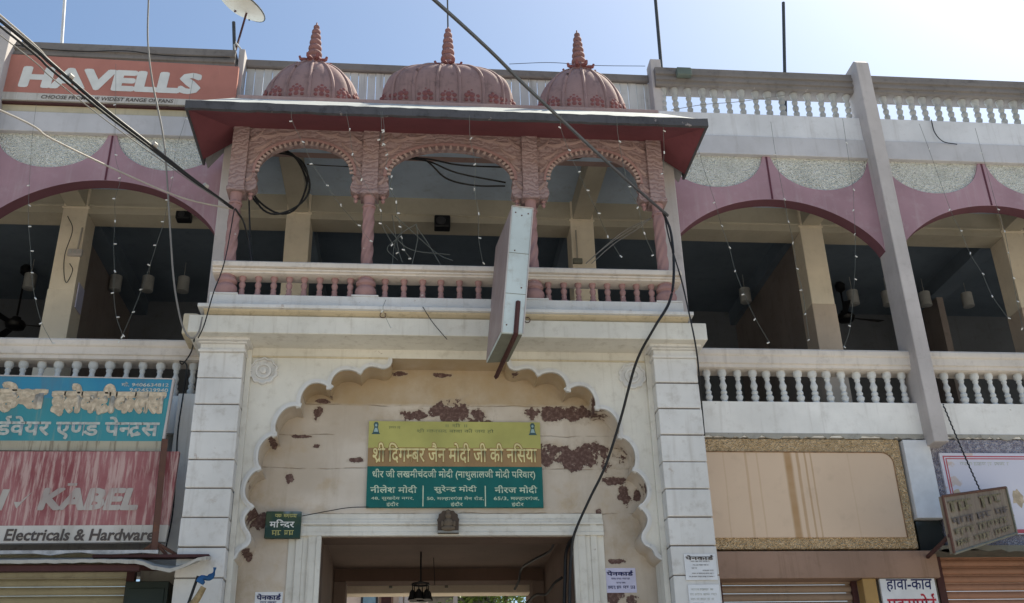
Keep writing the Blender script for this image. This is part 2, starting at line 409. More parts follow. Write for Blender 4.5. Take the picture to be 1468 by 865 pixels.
# ================================================================== THE GATEWAY
gate = thing('gateway', 'white stone gateway with scalloped arch and banded pilasters under the balcony', 'gateway')
LOBES = [[(563,515),(563,520),(559,527),(550,530),(540,527.5),(530,527),(522,532),(518,538)],
         [(518,538),(510,533.5),(500,531.5),(489,533),(480,540),(476,549),(475,559)],
         [(475,559),(466,552.5),(455,550),(444,553),(436,562),(432,573),(432,585)],
         [(432,585),(422,583.5),(411,587),(402,596),(396.5,608),(396,618),(398,626)],
         [(398,626),(388,627),(379,634),(373,644),(371,656),(372,666),(376,674)],
         [(376,674),(366,678),(358,687),(353,699),(353,711),(358,720),(366,727)],
         [(366,727),(357,735),(352,745),(354,756),(360,766),(361,776),(356,784),(349,788)],
         [(349,788),(344,792),(340,800),(334,805),(326,808)]]
path = []; lobes = []
for L in LOBES:
    q = catmull([Vector((*XZ(a, b, 0), 0)) for a, b in L], 4)
    lobes.append([(p.x-.005, p.y) for p in q])
    path += [(p.x-.005, p.y) for p in (q if not path else q[1:])]
zend = path[-1][1]
def mirror(p): return [(-x, z) for x, z in p]
bm = B()
half = path + [(-1.97, zend-.03), (-1.97, 5.83), (path[0][0], 5.83)]
for h in (half, mirror(half)): prism(bm, h, 0, .3)
box(bm, path[0][0], -path[0][0], 0, .3, 5.545, 5.83)
aw_ = obj('arch_wall', bm, M['white'], gate); aw_.data.materials.append(M['recess'])
for f in aw_.data.polygons:
    if abs(f.normal.y) < .3 and abs(f.center.y-.15) < .02: f.material_index = 1
def rim(bm, pts, side, wd, y0, y1):
    n = len(pts); off = []
    for i in range(n):
        a = Vector(pts[max(0, i-1)]); b = Vector(pts[min(n-1, i+1)]); d = (b-a).normalized()
        off.append((pts[i][0]+d.y*wd*side, pts[i][1]-d.x*wd*side))
    for i in range(n-1):
        q = [pts[i], pts[i+1], off[i+1], off[i]]
        f = [bm.verts.new((x, y0, z)) for x, z in q]; g = [bm.verts.new((x, y1, z)) for x, z in q]
        bm.faces.new(f); 
        for k in range(4): bm.faces.new((f[k], f[(k+1) % 4], g[(k+1) % 4], g[k]))
for s in (1, -1):
    bm = B()
    for i, L in enumerate(lobes):
        p = L if s == 1 else mirror(L); e = .0022*(i % 2)
        rim(bm, p, s, .042, -.016-e, .01); rim(bm, p, s, .020, -.028-e, -.015)
    obj('arch_moulding', bm, M['white_clean'], gate)
# thin string course above the arch
for x0, x1 in ((-1.95, -.6), (.6, 1.95)):
    bm = B(); box(bm, x0, x1, -.012, .002, 5.535, 5.55); obj('string_course', bm, M['cavetto'], gate)
bm = B()
box(bm, -1.97, -1.18, .3, .56, 0, 5.6); box(bm, 1.18, 1.97, .3, .56, 0, 5.6); box(bm, -1.18, 1.18, .3, .56, 3.87, 5.6)
obj('recess_wall', bm, M['recess'], gate)
# pilasters
blk = None
for s in (-1, 1):
    xa, xb = (-2.36, -1.95) if s < 0 else (1.99, 2.415)
    bm = B(); box(bm, xa+.012, xb-.012, -.165, .5, 0, 5.6)
    pil = obj('pilaster', bm, M['joint'], gate)
    bm = B(); box(bm, (xb+.002 if s < 0 else xa-.05), (xb+.05 if s < 0 else xa-.002), -.04, .25, 0.14, 5.6); obj('side_strip', bm, M['white'], pil)
    for k in range(21):
        z1 = 5.51-.263*k; z0 = max(z1-.252, .14)
        if z1 < .25: break
        bm = B(); box(bm, xa+random.uniform(-.004,.003), xb+random.uniform(-.003,.004), -.18+random.uniform(-.005,.005), .3, z0+random.uniform(-.003,.003), z1)
        obj('stone_block', bm, M['white_clean'], pil, bevel=.008)
    cx = (xa+xb)/2
    bm = B(); hw = (xb-xa)/2
    for z0, z1, e, y in ((5.51,5.535,.015,-.205),(5.535,5.595,.0,-.185),(5.595,5.612,.02,-.215),(5.612,5.645,.05,-.25)): box(bm, cx-hw-e, cx+hw+e, y, .3, z0, z1)
    obj('capital', bm, M['white_clean'], pil, bevel=.006)
# entablature
bm = B(); box(bm, -2.46, 2.50, -.36, .4, 5.635, 5.815); obj('fascia', bm, M['white'], gate, bevel=.008)
bm = B(); mould(bm, [(-.30,5.815),(-.31,5.83),(-.335,5.845),(-.37,5.858),(-.385,5.87),(.4,5.87),(.4,5.815)], -2.33, 2.33); obj('cornice', bm, M['cavetto'], gate)
bm = B(); box(bm, -2.38, 2.37, -.425, .4, 5.87, 5.908); obj('ledge', bm, M['white_clean'], gate, bevel=.006)
for px, z in ((549,451),(756,458)):
    p = at(px, z+1, -.37); bm = B(); tube(bm, [p+Vector((.028*math.cos(a*PI/6), 0, .028*math.sin(a*PI/6))) for a in range(13)], .004, 5); obj('iron_ring', bm, M['rust_dark'], gate)
# rosettes
for px, py in ((378,533),(906,540)):
    X, Z = XZ(px, py, 0); bm = B(); n = 64
    def ring(fr, y):
        return [bm.verts.new((X+fr(2*PI*k/n)*math.cos(2*PI*k/n), y, Z+fr(2*PI*k/n)*math.sin(2*PI*k/n))) for k in range(n)]
    sc = lambda r, a: (lambda th: r*(1+a*abs(math.sin(5*th))-a*.5))
    R = [ring(sc(.134,.12), 0), ring(sc(.128,.12), -.034), ring(sc(.116,.12), -.036), ring(sc(.112,.1), -.006), ring(sc(.080,.02), -.006), ring(sc(.074,.02), -.032), ring(sc(.058,0), -.032), ring(sc(.054,0), -.006), ring(sc(.032,0), -.006), ring(sc(.026,0), -.034), ring(sc(.003,0), -.04)]
    for a, b in zip(R, R[1:]):
        for k in range(n): bm.faces.new((a[k], a[(k+1) % n], b[(k+1) % n], b[k]))
    obj('rosette', bm, M['white_clean'], gate, smooth=30)
# door frame: stepped jambs and lintel
for s in (-1, 1):
    fr = B()
    for a, b, y in ((1.40,1.47,.285),(1.34,1.40,.262),(1.29,1.34,.272),(1.215,1.29,.255),(1.17,1.215,.245)):
        box(fr, *((a, b) if s > 0 else (-b, -a)), y, .302, 0, 3.868 + (a-1.17)*.70)
    obj('door_jamb', fr, M['white'], gate, bevel=.004)
fr = B()
for a, b, y in ((3.87,3.905,.246),(3.905,3.96,.256),(3.96,3.975,.272),(3.975,3.998,.252),(3.998,4.03,.27),(4.03,4.085,.286)): box(fr, -1.47, 1.47, y, .303, a, b)
obj('door_lintel', fr, M['white'], gate, bevel=.004)
# passage
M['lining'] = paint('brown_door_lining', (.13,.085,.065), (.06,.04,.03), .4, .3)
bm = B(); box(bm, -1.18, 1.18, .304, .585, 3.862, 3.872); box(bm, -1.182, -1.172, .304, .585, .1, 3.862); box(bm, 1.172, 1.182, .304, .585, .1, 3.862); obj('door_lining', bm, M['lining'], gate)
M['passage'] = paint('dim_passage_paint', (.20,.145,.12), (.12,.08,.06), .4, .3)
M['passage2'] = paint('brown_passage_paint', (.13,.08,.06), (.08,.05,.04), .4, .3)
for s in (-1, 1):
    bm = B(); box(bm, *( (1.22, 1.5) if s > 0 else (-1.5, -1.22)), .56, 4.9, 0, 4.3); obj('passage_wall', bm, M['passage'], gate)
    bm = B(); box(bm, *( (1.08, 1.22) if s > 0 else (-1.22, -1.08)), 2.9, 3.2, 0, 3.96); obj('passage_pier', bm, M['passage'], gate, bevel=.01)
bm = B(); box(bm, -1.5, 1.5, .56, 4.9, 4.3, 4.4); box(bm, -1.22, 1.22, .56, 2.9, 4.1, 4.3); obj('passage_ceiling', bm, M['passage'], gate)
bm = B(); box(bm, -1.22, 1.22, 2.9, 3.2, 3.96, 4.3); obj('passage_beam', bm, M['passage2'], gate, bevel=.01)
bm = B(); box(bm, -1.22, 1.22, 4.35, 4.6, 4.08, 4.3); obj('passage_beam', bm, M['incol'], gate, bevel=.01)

# ================================================================== THE BALCONY WITH ITS DOMES
bal = thing('balcony', 'pink carved balcony pavilion with three arches and three ribbed domes above the gateway', 'balcony')
bm = B(); box(bm, -2.30, 2.30, -.33, .45, 5.908, 6.05); obj('plinth', bm, M['white_clean'], bal, bevel=.006)
bm = B(); mould(bm, [(-.28,6.285),(-.315,6.29),(-.315,6.306),(-.335,6.312),(-.335,6.33),(-.32,6.334),(-.32,6.338),(-.355,6.344),(-.355,6.385),(-.345,6.39),(-.345,6.397),(-.33,6.41),(-.12,6.41),(-.12,6.285)], -2.30, 2.31)
obj('railing', bm, M['rail'], bal)
CXS = (-2.17, -.835, .825, 2.165)
bprof = [(.036,0),(.036,.015),(.022,.03),(.034,.055),(.036,.07),(.024,.09),(.030,.105),(.030,.112),(.02,.12),(.032,.15),(.034,.165),(.02,.19),(.028,.2),(.036,.215),(.036,.25)]
bm = B(); lathe(bm, [(r*(.95 if i % 1 == 0 else 1), z*1.12) for i, (r, z) in enumerate(bprof)], seg=12); bmesh_b = mesh_of('baluster', bm, M['pinkcol'], 50)
for a, b in zip(CXS, CXS[1:]):
    n = 8
    for k in range(n):
        link('baluster', bmesh_b, bal, (a+(b-a)*(k+1)/(n+1)+random.uniform(-.004,.004), -.225, 6.02), (0, 0, random.uniform(0, 6)))
bm = B(); lathe(bm, [(.085,0),(.095,.04),(.105,.09),(.10,.12),(.075,.145),(.08,.155),(.095,.165),(.098,.19),(.08,.215),(.08,.245)], seg=20); bulb = mesh_of('column_base', bm, M['pinkcol'], 40)
tw = lambda th, z: 1+.10*math.cos(5*th-z*38)
bm = B(); lathe(bm, [(.056, i*.0125) for i in range(61)], seg=30, twist=tw); shaft = mesh_of('shaft', bm, M['pinkcol'], 60)
bm = B(); lathe(bm, [(.05,0),(.066,.0),(.07,.015),(.062,.03),(.05,.04),(.054,.06),(.062,.12),(.068,.15),(.075,.16),(.075,.175)], seg=20); capm = mesh_of('capital', bm, M['pinkcol'], 40)
for x in CXS:
    bm = B(); box(bm, x-.13, x+.13, -.335, -.1, 6.05, 6.068); obj('pedestal', bm, M['white_clean'], bal, bevel=.004)
    link('column_base', bulb, bal, (x, -.225, 6.05))
    c_ = link('column', shaft, bal, (x, -.215, 6.40), (0, 0, random.uniform(0, 6)))
    k_ = link('capital', capm, c_, (0, 0, .70))
    bm = B(); box(bm, x-.082, x+.082, -.30, -.1, 7.26, 8.03); box(bm, x-.092, x+.092, -.31, -.09, 7.23, 7.275)
    blk_ = obj('impost_block', bm, M['carved'], bal, bevel=.006)
# arched screens
for i, (a, b) in enumerate(zip(CXS, CXS[1:])):
    xa, xb = a+.083, b-.083; xc = (xa+xb)/2; hw = (xb-xa)/2
    ow = hw-.085; zs, za = 7.47, 7.865
    arc = []
    for k in range(41):
        th = PI-PI*k/40
        arc.append((xc+ow*math.cos(th), zs+(za-zs)*math.sin(th)**.92))
    def bulbside(s):   # bracket lobe under the springing, from arch end to the block
        e = xc+s*ow; f = xc+s*hw
        return [(e, zs), (e-s*.022, zs-.02), (e-s*.012, zs-.045), (e+s*.0, zs-.06), (e-s*.022, zs-.10), (e-s*.03, zs-.15), (e-s*.012, zs-.19), (e+s*.03, zs-.215), (f, zs-.215)]
    poly = [(xa, 8.03)] + [p for p in bulbside(-1)[::-1]] + arc[1:-1] + bulbside(1) + [(xb, 8.03)]
    bm = B(); prism(bm, poly, -.255, -.13); scr = obj('arch_screen', bm, M['carved'], bal)
    bm = B(); out = [(xc+(x-xc)*1.05, zs+(z-zs)*1.07) for x, z in arc]
    for k in range(40):
        q = [arc[k], arc[k+1], out[k+1], out[k]]
        f = [bm.verts.new((x, -.275, z)) for x, z in q]; g = [bm.verts.new((x, -.254, z)) for x, z in q]
        bm.faces.new(f)
        for m_ in range(4): bm.faces.new((f[m_], f[(m_+1) % 4], g[(m_+1) % 4], g[m_]))
    obj('arch_hood', bm, M['pinkcol'], scr, smooth=40)
    bm = B()
    for k in range(27):
        th = PI-PI*(k+.5)/27; e = Vector((math.cos(th)*.9, 0, math.sin(th))).normalized(); p = Vector((xc+ow*math.cos(th), -.262, zs+(za-zs)*math.sin(th)**.92))
        tube(bm, [p+e*.012, p-e*.02, p-e*.042], lambda u: .012+.006*u, 6)
    bd = obj('bead_trim', bm, M['bead'], scr, smooth=True); bd['kind'] = 'stuff'
    for s in (-1, 1):
        X = xc+s*(ow+.03)
        bm = B(); lathe(bm, [(.022,0),(.03,.012),(.012,.03),(.02,.045),(.024,.06),(.014,.075),(.004,.085)][::-1], seg=10)
        for v in bm.verts: v.co.z = -v.co.z
        link('pendant', mesh_of('pendant', bm, M['pinkcol'], True), scr, (X, -.20, zs-.30+.085))
    # carved leaf scrolls in the spandrels
    for s in (-1, 1):
        for (dx, z, ln, ang) in ((.06,7.62,.15,1.2),(.13,7.78,.18,.75),(.20,7.93,.22,.15),(.06,7.90,.16,1.0),(.36,7.965,.20,.05),(.03,7.40,.09,1.5)):
            X = xc+s*(hw-dx); bm = B()
            pts = [Vector((X-s*math.cos(ang)*ln*(u-.5)+s*.03*math.sin(u*5), -.258, z+math.sin(ang)*ln*(u-.5)+.02*math.cos(u*6))) for u in [q/8 for q in range(9)]]
            tube(bm, pts, lambda u: .005+.016*math.sin(PI*min(1, u*.9+.05)), 6); obj('leaf_scroll', bm, M['pinkcarve'], scr, smooth=True)
# side posts tying the pavilion to the wall
for x0, x1 in ((-2.40,-2.255),(2.27,2.465)):
    bm = B(); box(bm, x0, x1, .05, .42, 5.9, 8.3); obj('side_post', bm, M['column'], bal, bevel=.01)
# eave: stepped wavy soffit, thick stained edge, sloping top
EX0, EX1, EYF, EYB = -2.60, 2.575, -.9, 0.0
def hip(bm, z_out, z_in, inset_x, y_in, flip, yb=EYB):
    o = [(EX0, yb, z_out), (EX0, EYF, z_out), (EX1, EYF, z_out), (EX1, yb, z_out)]
    n = [(EX0+inset_x, yb, z_in), (EX0+inset_x, y_in, z_in), (EX1-inset_x, y_in, z_in), (EX1-inset_x, yb, z_in)]
    o = [bm.verts.new(p) for p in o]; n = [bm.verts.new(p) for p in n]
    for k in range(3): bm.faces.new((o[k], o[k+1], n[k+1], n[k]))
bm = B(); hip(bm, 7.765, 8.02, .33, -.24, 0); sof = obj('eave_soffit', bm, M['maroon'], bal)
bm = B(); hip(bm, 7.852, 8.31, .32, -.36, 0, .3); obj('eave_top', bm, M['slab'], bal)
def wob(n, x0, x1, zmid, amp): return [(x0+(x1-x0)*k/n, zmid+random.uniform(-amp, amp)) for k in range(n+1)]
bm = B(); lo = wob(60, EX0-.012, EX1+.012, 7.762, .006); hi = wob(60, EX0-.012, EX1+.012, 7.853, .004)
prism(bm, lo+hi[::-1], EYF-.02, EYF+.02)
for X in (EX0, EX1): box(bm, X-.012, X+.012, EYF+.0201, EYB+.1, 7.764, 7.852)
obj('eave_edge', bm, M['slabedge'], bal)
# roof deck and solid core over the screens
bm = B(); box(bm, -2.24, 2.24, -.35, -.10, 8.03, 8.345); box(bm, -2.24, 2.24, -.365, -.3, 8.30, 8.355); box(bm, -2.24, 2.24, -.10, .70, 8.29, 8.343); obj('roof_deck', bm, M['pinkcarve'], bal, bevel=.01)
bm = B(); box(bm, -2.24, 2.24, -.099, .56, 8.27, 8.289); obj('balcony_ceiling', bm, M['ceil'], bal)
def dome(cx, rx, ry, zb, zt, nrib, plan, shoulder, fin_h):
    cy = -.02; H = zt-zb; n = nrib*6; rows = 18
    def prof(t):   # radius factor at height fraction t
        base = .965+.035*math.sin(min(1, t/.25)*PI/2)
        return base*max(0.0, 1-max(0.0, (t-.12)/.88)**shoulder[0])**shoulder[1]
    def pl(th):
        c, s = abs(math.cos(th)), abs(math.sin(th))
        return 1.0/((c**plan+s**plan)**(1/plan)) if plan > 2 else 1.0
    bm = B(); rings = []
    for j in range(rows+1):
        tt = j/rows; tt = 1-(1-tt)**1.5; f = max(prof(tt), .05); ring = []
        for k in range(n):
            th = 2*PI*k/n; lob = 1-.065*(1-abs(math.sin(nrib*th/2)))
            q = pl(th)*f*lob; ring.append(bm.verts.new((cx+rx*q*math.cos(th), cy+ry*q*math.sin(th), zb+H*tt)))
        rings.append(ring)
    for j in range(rows):
        for k in range(n): l = (k+1) % n; bm.faces.new((rings[j][k], rings[j][l], rings[j+1][l], rings[j+1][k]))
    bm.faces.new(rings[-1])
    d = obj('dome', bm, M['dome'], bal, smooth=50)
    for r in range(nrib):
        th = 2*PI*r/nrib; bm = B()
        pts = []
        for j in range(rows+1):
            tt = j/rows; tt = 1-(1-tt)**1.5; q = pl(th)*max(prof(tt), .05)*.955
            pts.append((cx+rx*q*math.cos(th), cy+ry*q*math.sin(th), zb+H*tt))
        tube(bm, pts, .020, 6); obj('rib', bm, M['dome'], d, smooth=True)
        # lotus relief between ribs at the foot
        th2 = th+PI/nrib; q = pl(th2)*prof(.25)*.975
        p = Vector((cx+rx*q*math.cos(th2), cy+ry*q*math.sin(th2), zb+.165+.05*(1-abs(math.sin(th2)))))
        nrm = Vector((math.cos(th2)/rx, math.sin(th2)/ry, .12)).normalized(); tang = Vector((-nrm.y, nrm.x, 0)).normalized(); upv = nrm.cross(tang)
        bm = B(); s_ = .062*rx/.53 if plan <= 2 else .066
        for (u, vv, rr) in ((0,.03,.8),(-.9,-.05,.62),(.9,-.05,.62),(0,.75,.5),(-.55,.45,.45),(.55,.45,.45),(0,-.65,.7),(-1.0,-.75,.5),(1.0,-.75,.5)):
            c_ = p+tang*u*s_+upv*(vv*s_*1.3)
            bmesh.ops.create_uvsphere(bm, u_segments=8, v_segments=5, radius=rr*s_*.72, matrix=Matrix.Translation(c_) @ Matrix((tang, nrm, upv)).transposed().to_4x4() @ Matrix.Diagonal((1, .42, 1, 1)))
        obj('lotus_petal', bm, M['petal'], d, smooth=True)
    # finial of stacked rings with a leaf collar
    prof_f = [(.11,-.05),(.105,0)]; z = 0.0; r = .1; N = 6; seg_h = fin_h/(N+.6)
    for k in range(N):
        r = .092-.042*k/(N-1); h = seg_h*(1.12-.04*k)
        for u, g in ((.0,.70),(.18,.92),(.42,1.0),(.68,.94),(.86,.74)): prof_f.append((r*g, z+h*u))
        z += h
    prof_f += [(.02, z), (.034, z+.02), (.034, z+.04), (.012, z+.065), (.006, z+.10)]
    bm = B(); lathe(bm, prof_f, seg=16); fo = obj('finial', bm, M['finial'], d, smooth=40)
    fo.location = (cx, cy, zt-.01)
    bm = B()
    for k in range(10):
        th = 2*PI*k/10; e = Vector((math.cos(th), math.sin(th), 0))
        q0 = Vector((cx, cy, zt-.015))
        tube(bm, [q0+e*.05+Vector((0,0,.01)), q0+e*.12, q0+e*.17+Vector((0,0,-.012)), q0+e*.185+Vector((0,0,.02))], lambda u: .034*(1-.6*u), 6)
    obj('leaf_collar', bm, M['petal'], d, smooth=True)
    return d
dome(-1.515, .53, .28, 8.345, 9.07, 12, 2, (2.2,.58), .52)
dome(-.03, .725, .28, 8.345, 9.075, 18, 3.2, (4.2,.62), .55)
dome(1.465, .51, .28, 8.345, 9.12, 12, 2, (2.2,.58), .52)

# ================================================================== THE TWO ARCADED WINGS
lprof = [(.05,0),(.05,.02),(.03,.035),(.045,.06),(.05,.08),(.03,.105),(.04,.12),(.04,.135),(.026,.15),(.04,.185),(.045,.205),(.03,.235),(.026,.26),(.036,.275),(.036,.285),(.03,.295),(.05,.315),(.056,.34),(.05,.37)]
bm = B(); lathe(bm, [(r*.86, z) for r, z in lprof], seg=12); BAL_LOW = mesh_of('baluster', bm, M['balus'], 50)
uprof = [(.048,0),(.048,.02),(.03,.04),(.046,.075),(.048,.10),(.028,.125),(.046,.16),(.048,.185),(.028,.21),(.044,.245),(.046,.265),(.03,.29),(.044,.32),(.055,.35),(.06,.385)]
bm = B(); lathe(bm, [(r*.82, z) for r, z in uprof], seg=12); BAL_UP = mesh_of('roof_baluster', bm, paint('backlit_baluster_paint', (.40,.40,.39), (.16,.15,.14), .5, .2, .3, (.3,.29,.27)), 50)  # roof balusters are backlit: that shade is put into a greyer baluster colour
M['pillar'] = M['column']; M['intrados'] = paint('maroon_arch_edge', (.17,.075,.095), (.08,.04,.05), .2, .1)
def scallop_top(c, x):
    u = (abs(x-c)-.635)/.575
    return 8.315-.44*math.sqrt(max(0, 1-u*u))
def bay(parent, c, hwl, hwr, s_name=''):
    n = 48; lo = []
    for k in range(n+1):
        th = PI-PI*k/n; X = c+1.21*math.cos(th)
        lo.append((X, 7.10+.63*max(0, math.sin(th))**1.5))
    hi = []
    for k in range(61):
        X = c-hwl+(hwl+hwr)*k/60; hi.append((X, max(7.6, scallop_top(c, X))))
    poly = [(c-hwl, 7.08)]+[(max(c-hwl+.004, min(c+hwr-.004, x)), z) for x, z in lo]+[(c+hwr, 7.08)]+hi[::-1]
    clean = []
    for p in poly:
        if not clean or (abs(p[0]-clean[-1][0])+abs(p[1]-clean[-1][1])) > 1e-4: clean.append(p)
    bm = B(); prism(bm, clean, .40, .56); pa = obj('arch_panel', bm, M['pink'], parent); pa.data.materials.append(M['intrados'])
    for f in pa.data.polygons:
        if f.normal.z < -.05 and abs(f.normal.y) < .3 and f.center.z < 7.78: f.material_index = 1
    bm = B(); box(bm, c-.009, c+.009, .392, .402, 7.735, 8.30); obj('groove', bm, M['groove'], pa)
    bm = B(); box(bm, c-hwl, c+hwr, .425, .545, 7.80, 8.31); obj('roughcast_wall', bm, M['rough'], parent)
RAILP = [(.40,5.645),(.375,5.655),(.375,5.69),(.36,5.70),(.36,5.775),(.35,5.785),(.345,5.80),(.345,5.84),(.36,5.862),(.60,5.862),(.60,5.645)]
ROOFP = [(.40,9.27),(.385,9.29),(.385,9.33),(.365,9.34),(.365,9.375),(.38,9.385),(.38,9.41),(.36,9.42),(.36,9.46),(.375,9.47),(.375,9.525),(.60,9.525),(.60,9.27)]
right = thing('arcade_wing', 'upper storey arcade of pink arches with open roof balustrade, beside the gateway under bright sky', 'building')
left = thing('arcade_wing', 'upper storey arcade of pink arches carrying the orange signboard', 'building')
for W, s in ((right, 1), (left, -1)):
    X = lambda a, b: (a, b) if s > 0 else (-b, -a)
    bay(W, s*3.68, 1.23, 1.23)
    bay(W, s*6.30, 1.24, 1.24)
    bay(W, s*8.94, 1.24, 1.24)
    for a, b in ((2.46,4.90),(5.06,7.54),(7.70,10.2)):
        bm = B(); box(bm, *X(a, b), .365, .60, 8.31, 8.565); obj('lower_band', bm, M['lilac'], W, bevel=.006)
        bm = B(); box(bm, *X(a, b), .385, .60, 8.565, 8.895); obj('upper_band', bm, M['lilac2'] if s > 0 else M['creamband'], W, bevel=.006)
        bm = B(); mould(bm, ROOFP, *X(a, b)); obj('roof_rail', bm, M['roofrail'], W)
        if s > 0 or a > 5:
            n = int((b-a)/.157)
            for k in range(n): link('roof_baluster', BAL_UP, W, (s*(a+(b-a)*(k+.5)/n)+random.uniform(-.004,.004), .47, 8.89), (random.uniform(-.035,.035), random.uniform(-.035,.035), random.uniform(0, 6))).scale = (random.uniform(.9,1.08),)*2+(1,)
        else:
            bm = B(); box(bm, *X(a, b), .42, .58, 8.895, 9.27); obj('parapet_panel', bm, M['creamband'], W)
        bm = B(); mould(bm, RAILP, *X(a, b)); obj('railing', bm, M['rail'], W)
        n = round((b-a)/.1645)
        for k in range(n): link('baluster', BAL_LOW, W, (s*(a+(b-a)*(k+.5)/n)+random.uniform(-.004,.004), .465, 5.277), (random.uniform(-.03,.03), random.uniform(-.03,.03), random.uniform(0, 6))).scale = (random.uniform(.9,1.08),)*2+(1,)
        bm = B(); box(bm, *X(a, b), .395, .60, 4.90, 5.282); pw = obj('parapet_wall', bm, M['parapet'], W)
    for c in (4.98, 7.62):
        bm = B(); z1 = 9.64
        poly = [(.20,4.80),(.20,z1-.06),(.26,z1),(.56,z1),(.56,4.80)]
        mould(bm, poly, *X(c-.08, c+.08)); obj('column', bm, M['pillar'], W, bevel=.01)
# grimy drip edge under the right parapet
bm = B()
lo = wob(110, 2.45, 7.5, 4.90, .022)
prism(bm, lo+[(7.5, 4.94), (2.45, 4.94)], .385, .42); obj('drip_edge', bm, paint('lichened_edge', (.38,.36,.32), (.08,.075,.07), .8, .2, .4, (.2,.19,.17), bump=.8), right)

# ------------------------------------------------------------------ the hall behind the arcades
hall = thing('upper_hall', 'dim hall with beige columns and ceiling beams behind the upper arches', 'hall')
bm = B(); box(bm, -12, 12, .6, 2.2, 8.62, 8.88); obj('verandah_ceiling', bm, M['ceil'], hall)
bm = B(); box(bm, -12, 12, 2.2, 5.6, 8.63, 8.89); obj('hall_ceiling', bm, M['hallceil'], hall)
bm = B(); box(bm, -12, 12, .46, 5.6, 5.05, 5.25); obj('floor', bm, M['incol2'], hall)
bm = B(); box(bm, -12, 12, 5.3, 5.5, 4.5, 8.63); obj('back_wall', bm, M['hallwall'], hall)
for s in (-1, 1):
    bm = B(); box(bm, s*12-.1, s*12+.1, .4, 5.6, 0, 9.5); obj('end_wall', bm, M['hallwall'], hall)
ICX = (-7.35, -4.52, -1.82, 1.77, 4.81, 7.6)
for a, b in zip((-12,)+ICX, ICX+(12,)):
    bm = B(); mould(bm, [(2.05,8.27),(2.05,8.36),(2.03,8.37),(2.03,8.395),(2.05,8.40),(2.05,8.62),(2.37,8.62),(2.37,8.27)], a+.145, b-.145); obj('beam', bm, M['beam'], hall)
for x in ICX:
    bm = B(); box(bm, x-.15, x+.15, 2.04, 2.38, 7.22, 8.36); box(bm, x-.145, x+.145, 2.02, 2.385, 8.36, 8.62); box(bm, x-.165, x+.165, 2.025, 2.395, 8.335, 8.36)
    ic = obj('column', bm, M['incol'], hall, bevel=.008)
    bm = B(); box(bm, x-.155, x+.155, 2.032, 2.388, 5.25, 7.22); obj('dado', bm, M['incol2'] if x > 2 else M['incol'], ic, bevel=.008)
    bm = B(); box(bm, x-.12, x+.12, .58, 2.04, 8.36, 8.62); obj('cross_beam', bm, M['beam'], hall, bevel=.008)
for x in ICX:
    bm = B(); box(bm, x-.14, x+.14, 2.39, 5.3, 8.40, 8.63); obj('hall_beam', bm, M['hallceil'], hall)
M['partition'] = paint('brown_partition_paint', (.30,.255,.24), (.12,.10,.09), .4, .3)
for x, y0 in ((-7.35, 2.39), (-4.66, 2.39), (4.81, 2.39), (7.6, 4.15)):
    bm = B(); box(bm, x-.05, x+.05, y0, 5.3, 5.25, 8.395); obj('partition', bm, M['partition'], hall)
bm = B(); box(bm, -12, 12, .56, .60, 8.31, 8.62); obj('edge_beam', bm, M['ceil'], hall)

# plank screen behind the domes
scr = thing('plank_screen', 'pale vertical plank screen standing on the roof behind the three domes', 'screen')
x = -2.36; k = 0
while x < 2.40:
    wd = random.uniform(.094, .108); bm = B(); dy = random.uniform(-.006, .006)
    box(bm, x, x+wd-.008, .62+dy, .645+dy, 8.9, 9.46+random.uniform(-.004,.004)); obj('plank', bm, M['plank'], scr); x += wd
bm = B(); mould(bm, [(.585,9.455),(.575,9.47),(.575,9.555),(.60,9.575),(.68,9.575),(.68,9.455)], -2.40, 2.42); obj('cap_rail', bm, M['roofrail'], scr)
bm = B(); box(bm, 2.43, 2.56, .44, .64, 8.88, 9.70); obj('end_post', bm, M['column'], scr, bevel=.01)
bm = B(); box(bm, -2.44, -2.37, .44, .64, 8.88, 9.60); obj('end_post', bm, M['column'], scr, bevel=.01)
bm = B(); box(bm, -2.44, 2.46, .50, .70, 8.62, 8.9); obj('kerb', bm, M['slab'], scr)

# ------------------------------------------------------------------ ground-floor shop fronts
M['shopwall'] = paint('stained_shop_wall', (.36,.345,.32), (.07,.06,.05), .6, .6)
M['brownlintel'] = paint('brown_lintel_paint', (.30,.195,.145), (.13,.08,.05), .3, .4)
def shutter(name, label, x0, x1, y, z1, mat, group):
    t_ = thing(name, label, 'shutter', ((x0+x1)/2, y, 0), group); h = .078; wd = x1-x0
    bm = B(); prof = [(0,0),(-.012,.006),(-.022,.02),(-.024,.04),(-.016,.058),(-.004,.066),(-.004,.074),(.006,.074),(.006,0)]
    mould(bm, prof, -wd/2, wd/2); me = mesh_of('slat', bm, mat, 35)
    for k in range(int(z1/h)+1): link('slat', me, t_, (0, random.uniform(-.002,.002), k*h+.1))
    for sx in (-1, 1):
        bm = B(); box(bm, sx*wd/2-.035, sx*wd/2+.035, -.05, .03, .1, z1+.12); obj('guide_rail', bm, M['rust_dark'], t_)
    return t_
M['shut_olive'] = paint('olive_shutter_paint', (.37,.34,.24), (.14,.11,.07), .4, .3, rough=.55)
M['shut_brown'] = paint('brown_shutter_paint', (.34,.175,.115), (.12,.07,.05), .4, .3, .2, (.2,.12,.09), rough=.55)
M['shut_dark'] = paint('dull_brown_shutter_paint', (.29,.205,.15), (.10,.07,.05), .4, .3, rough=.55)
shutter('rolling_shutter', 'olive grey rolling shutter under the red shop sign', -4.75, -2.86, .40, 3.62, M['shut_olive'], 'shop shutters')
shutter('rolling_shutter', 'dull brown rolling shutter under the blank peach panel', 2.60, 3.96, .56, 3.6, M['shut_dark'], 'shop shutters')
shutter('rolling_shutter', 'reddish brown rolling shutter under the hanging rusty board', 4.82, 7.2, .52, 3.72, M['shut_brown'], 'shop shutters')
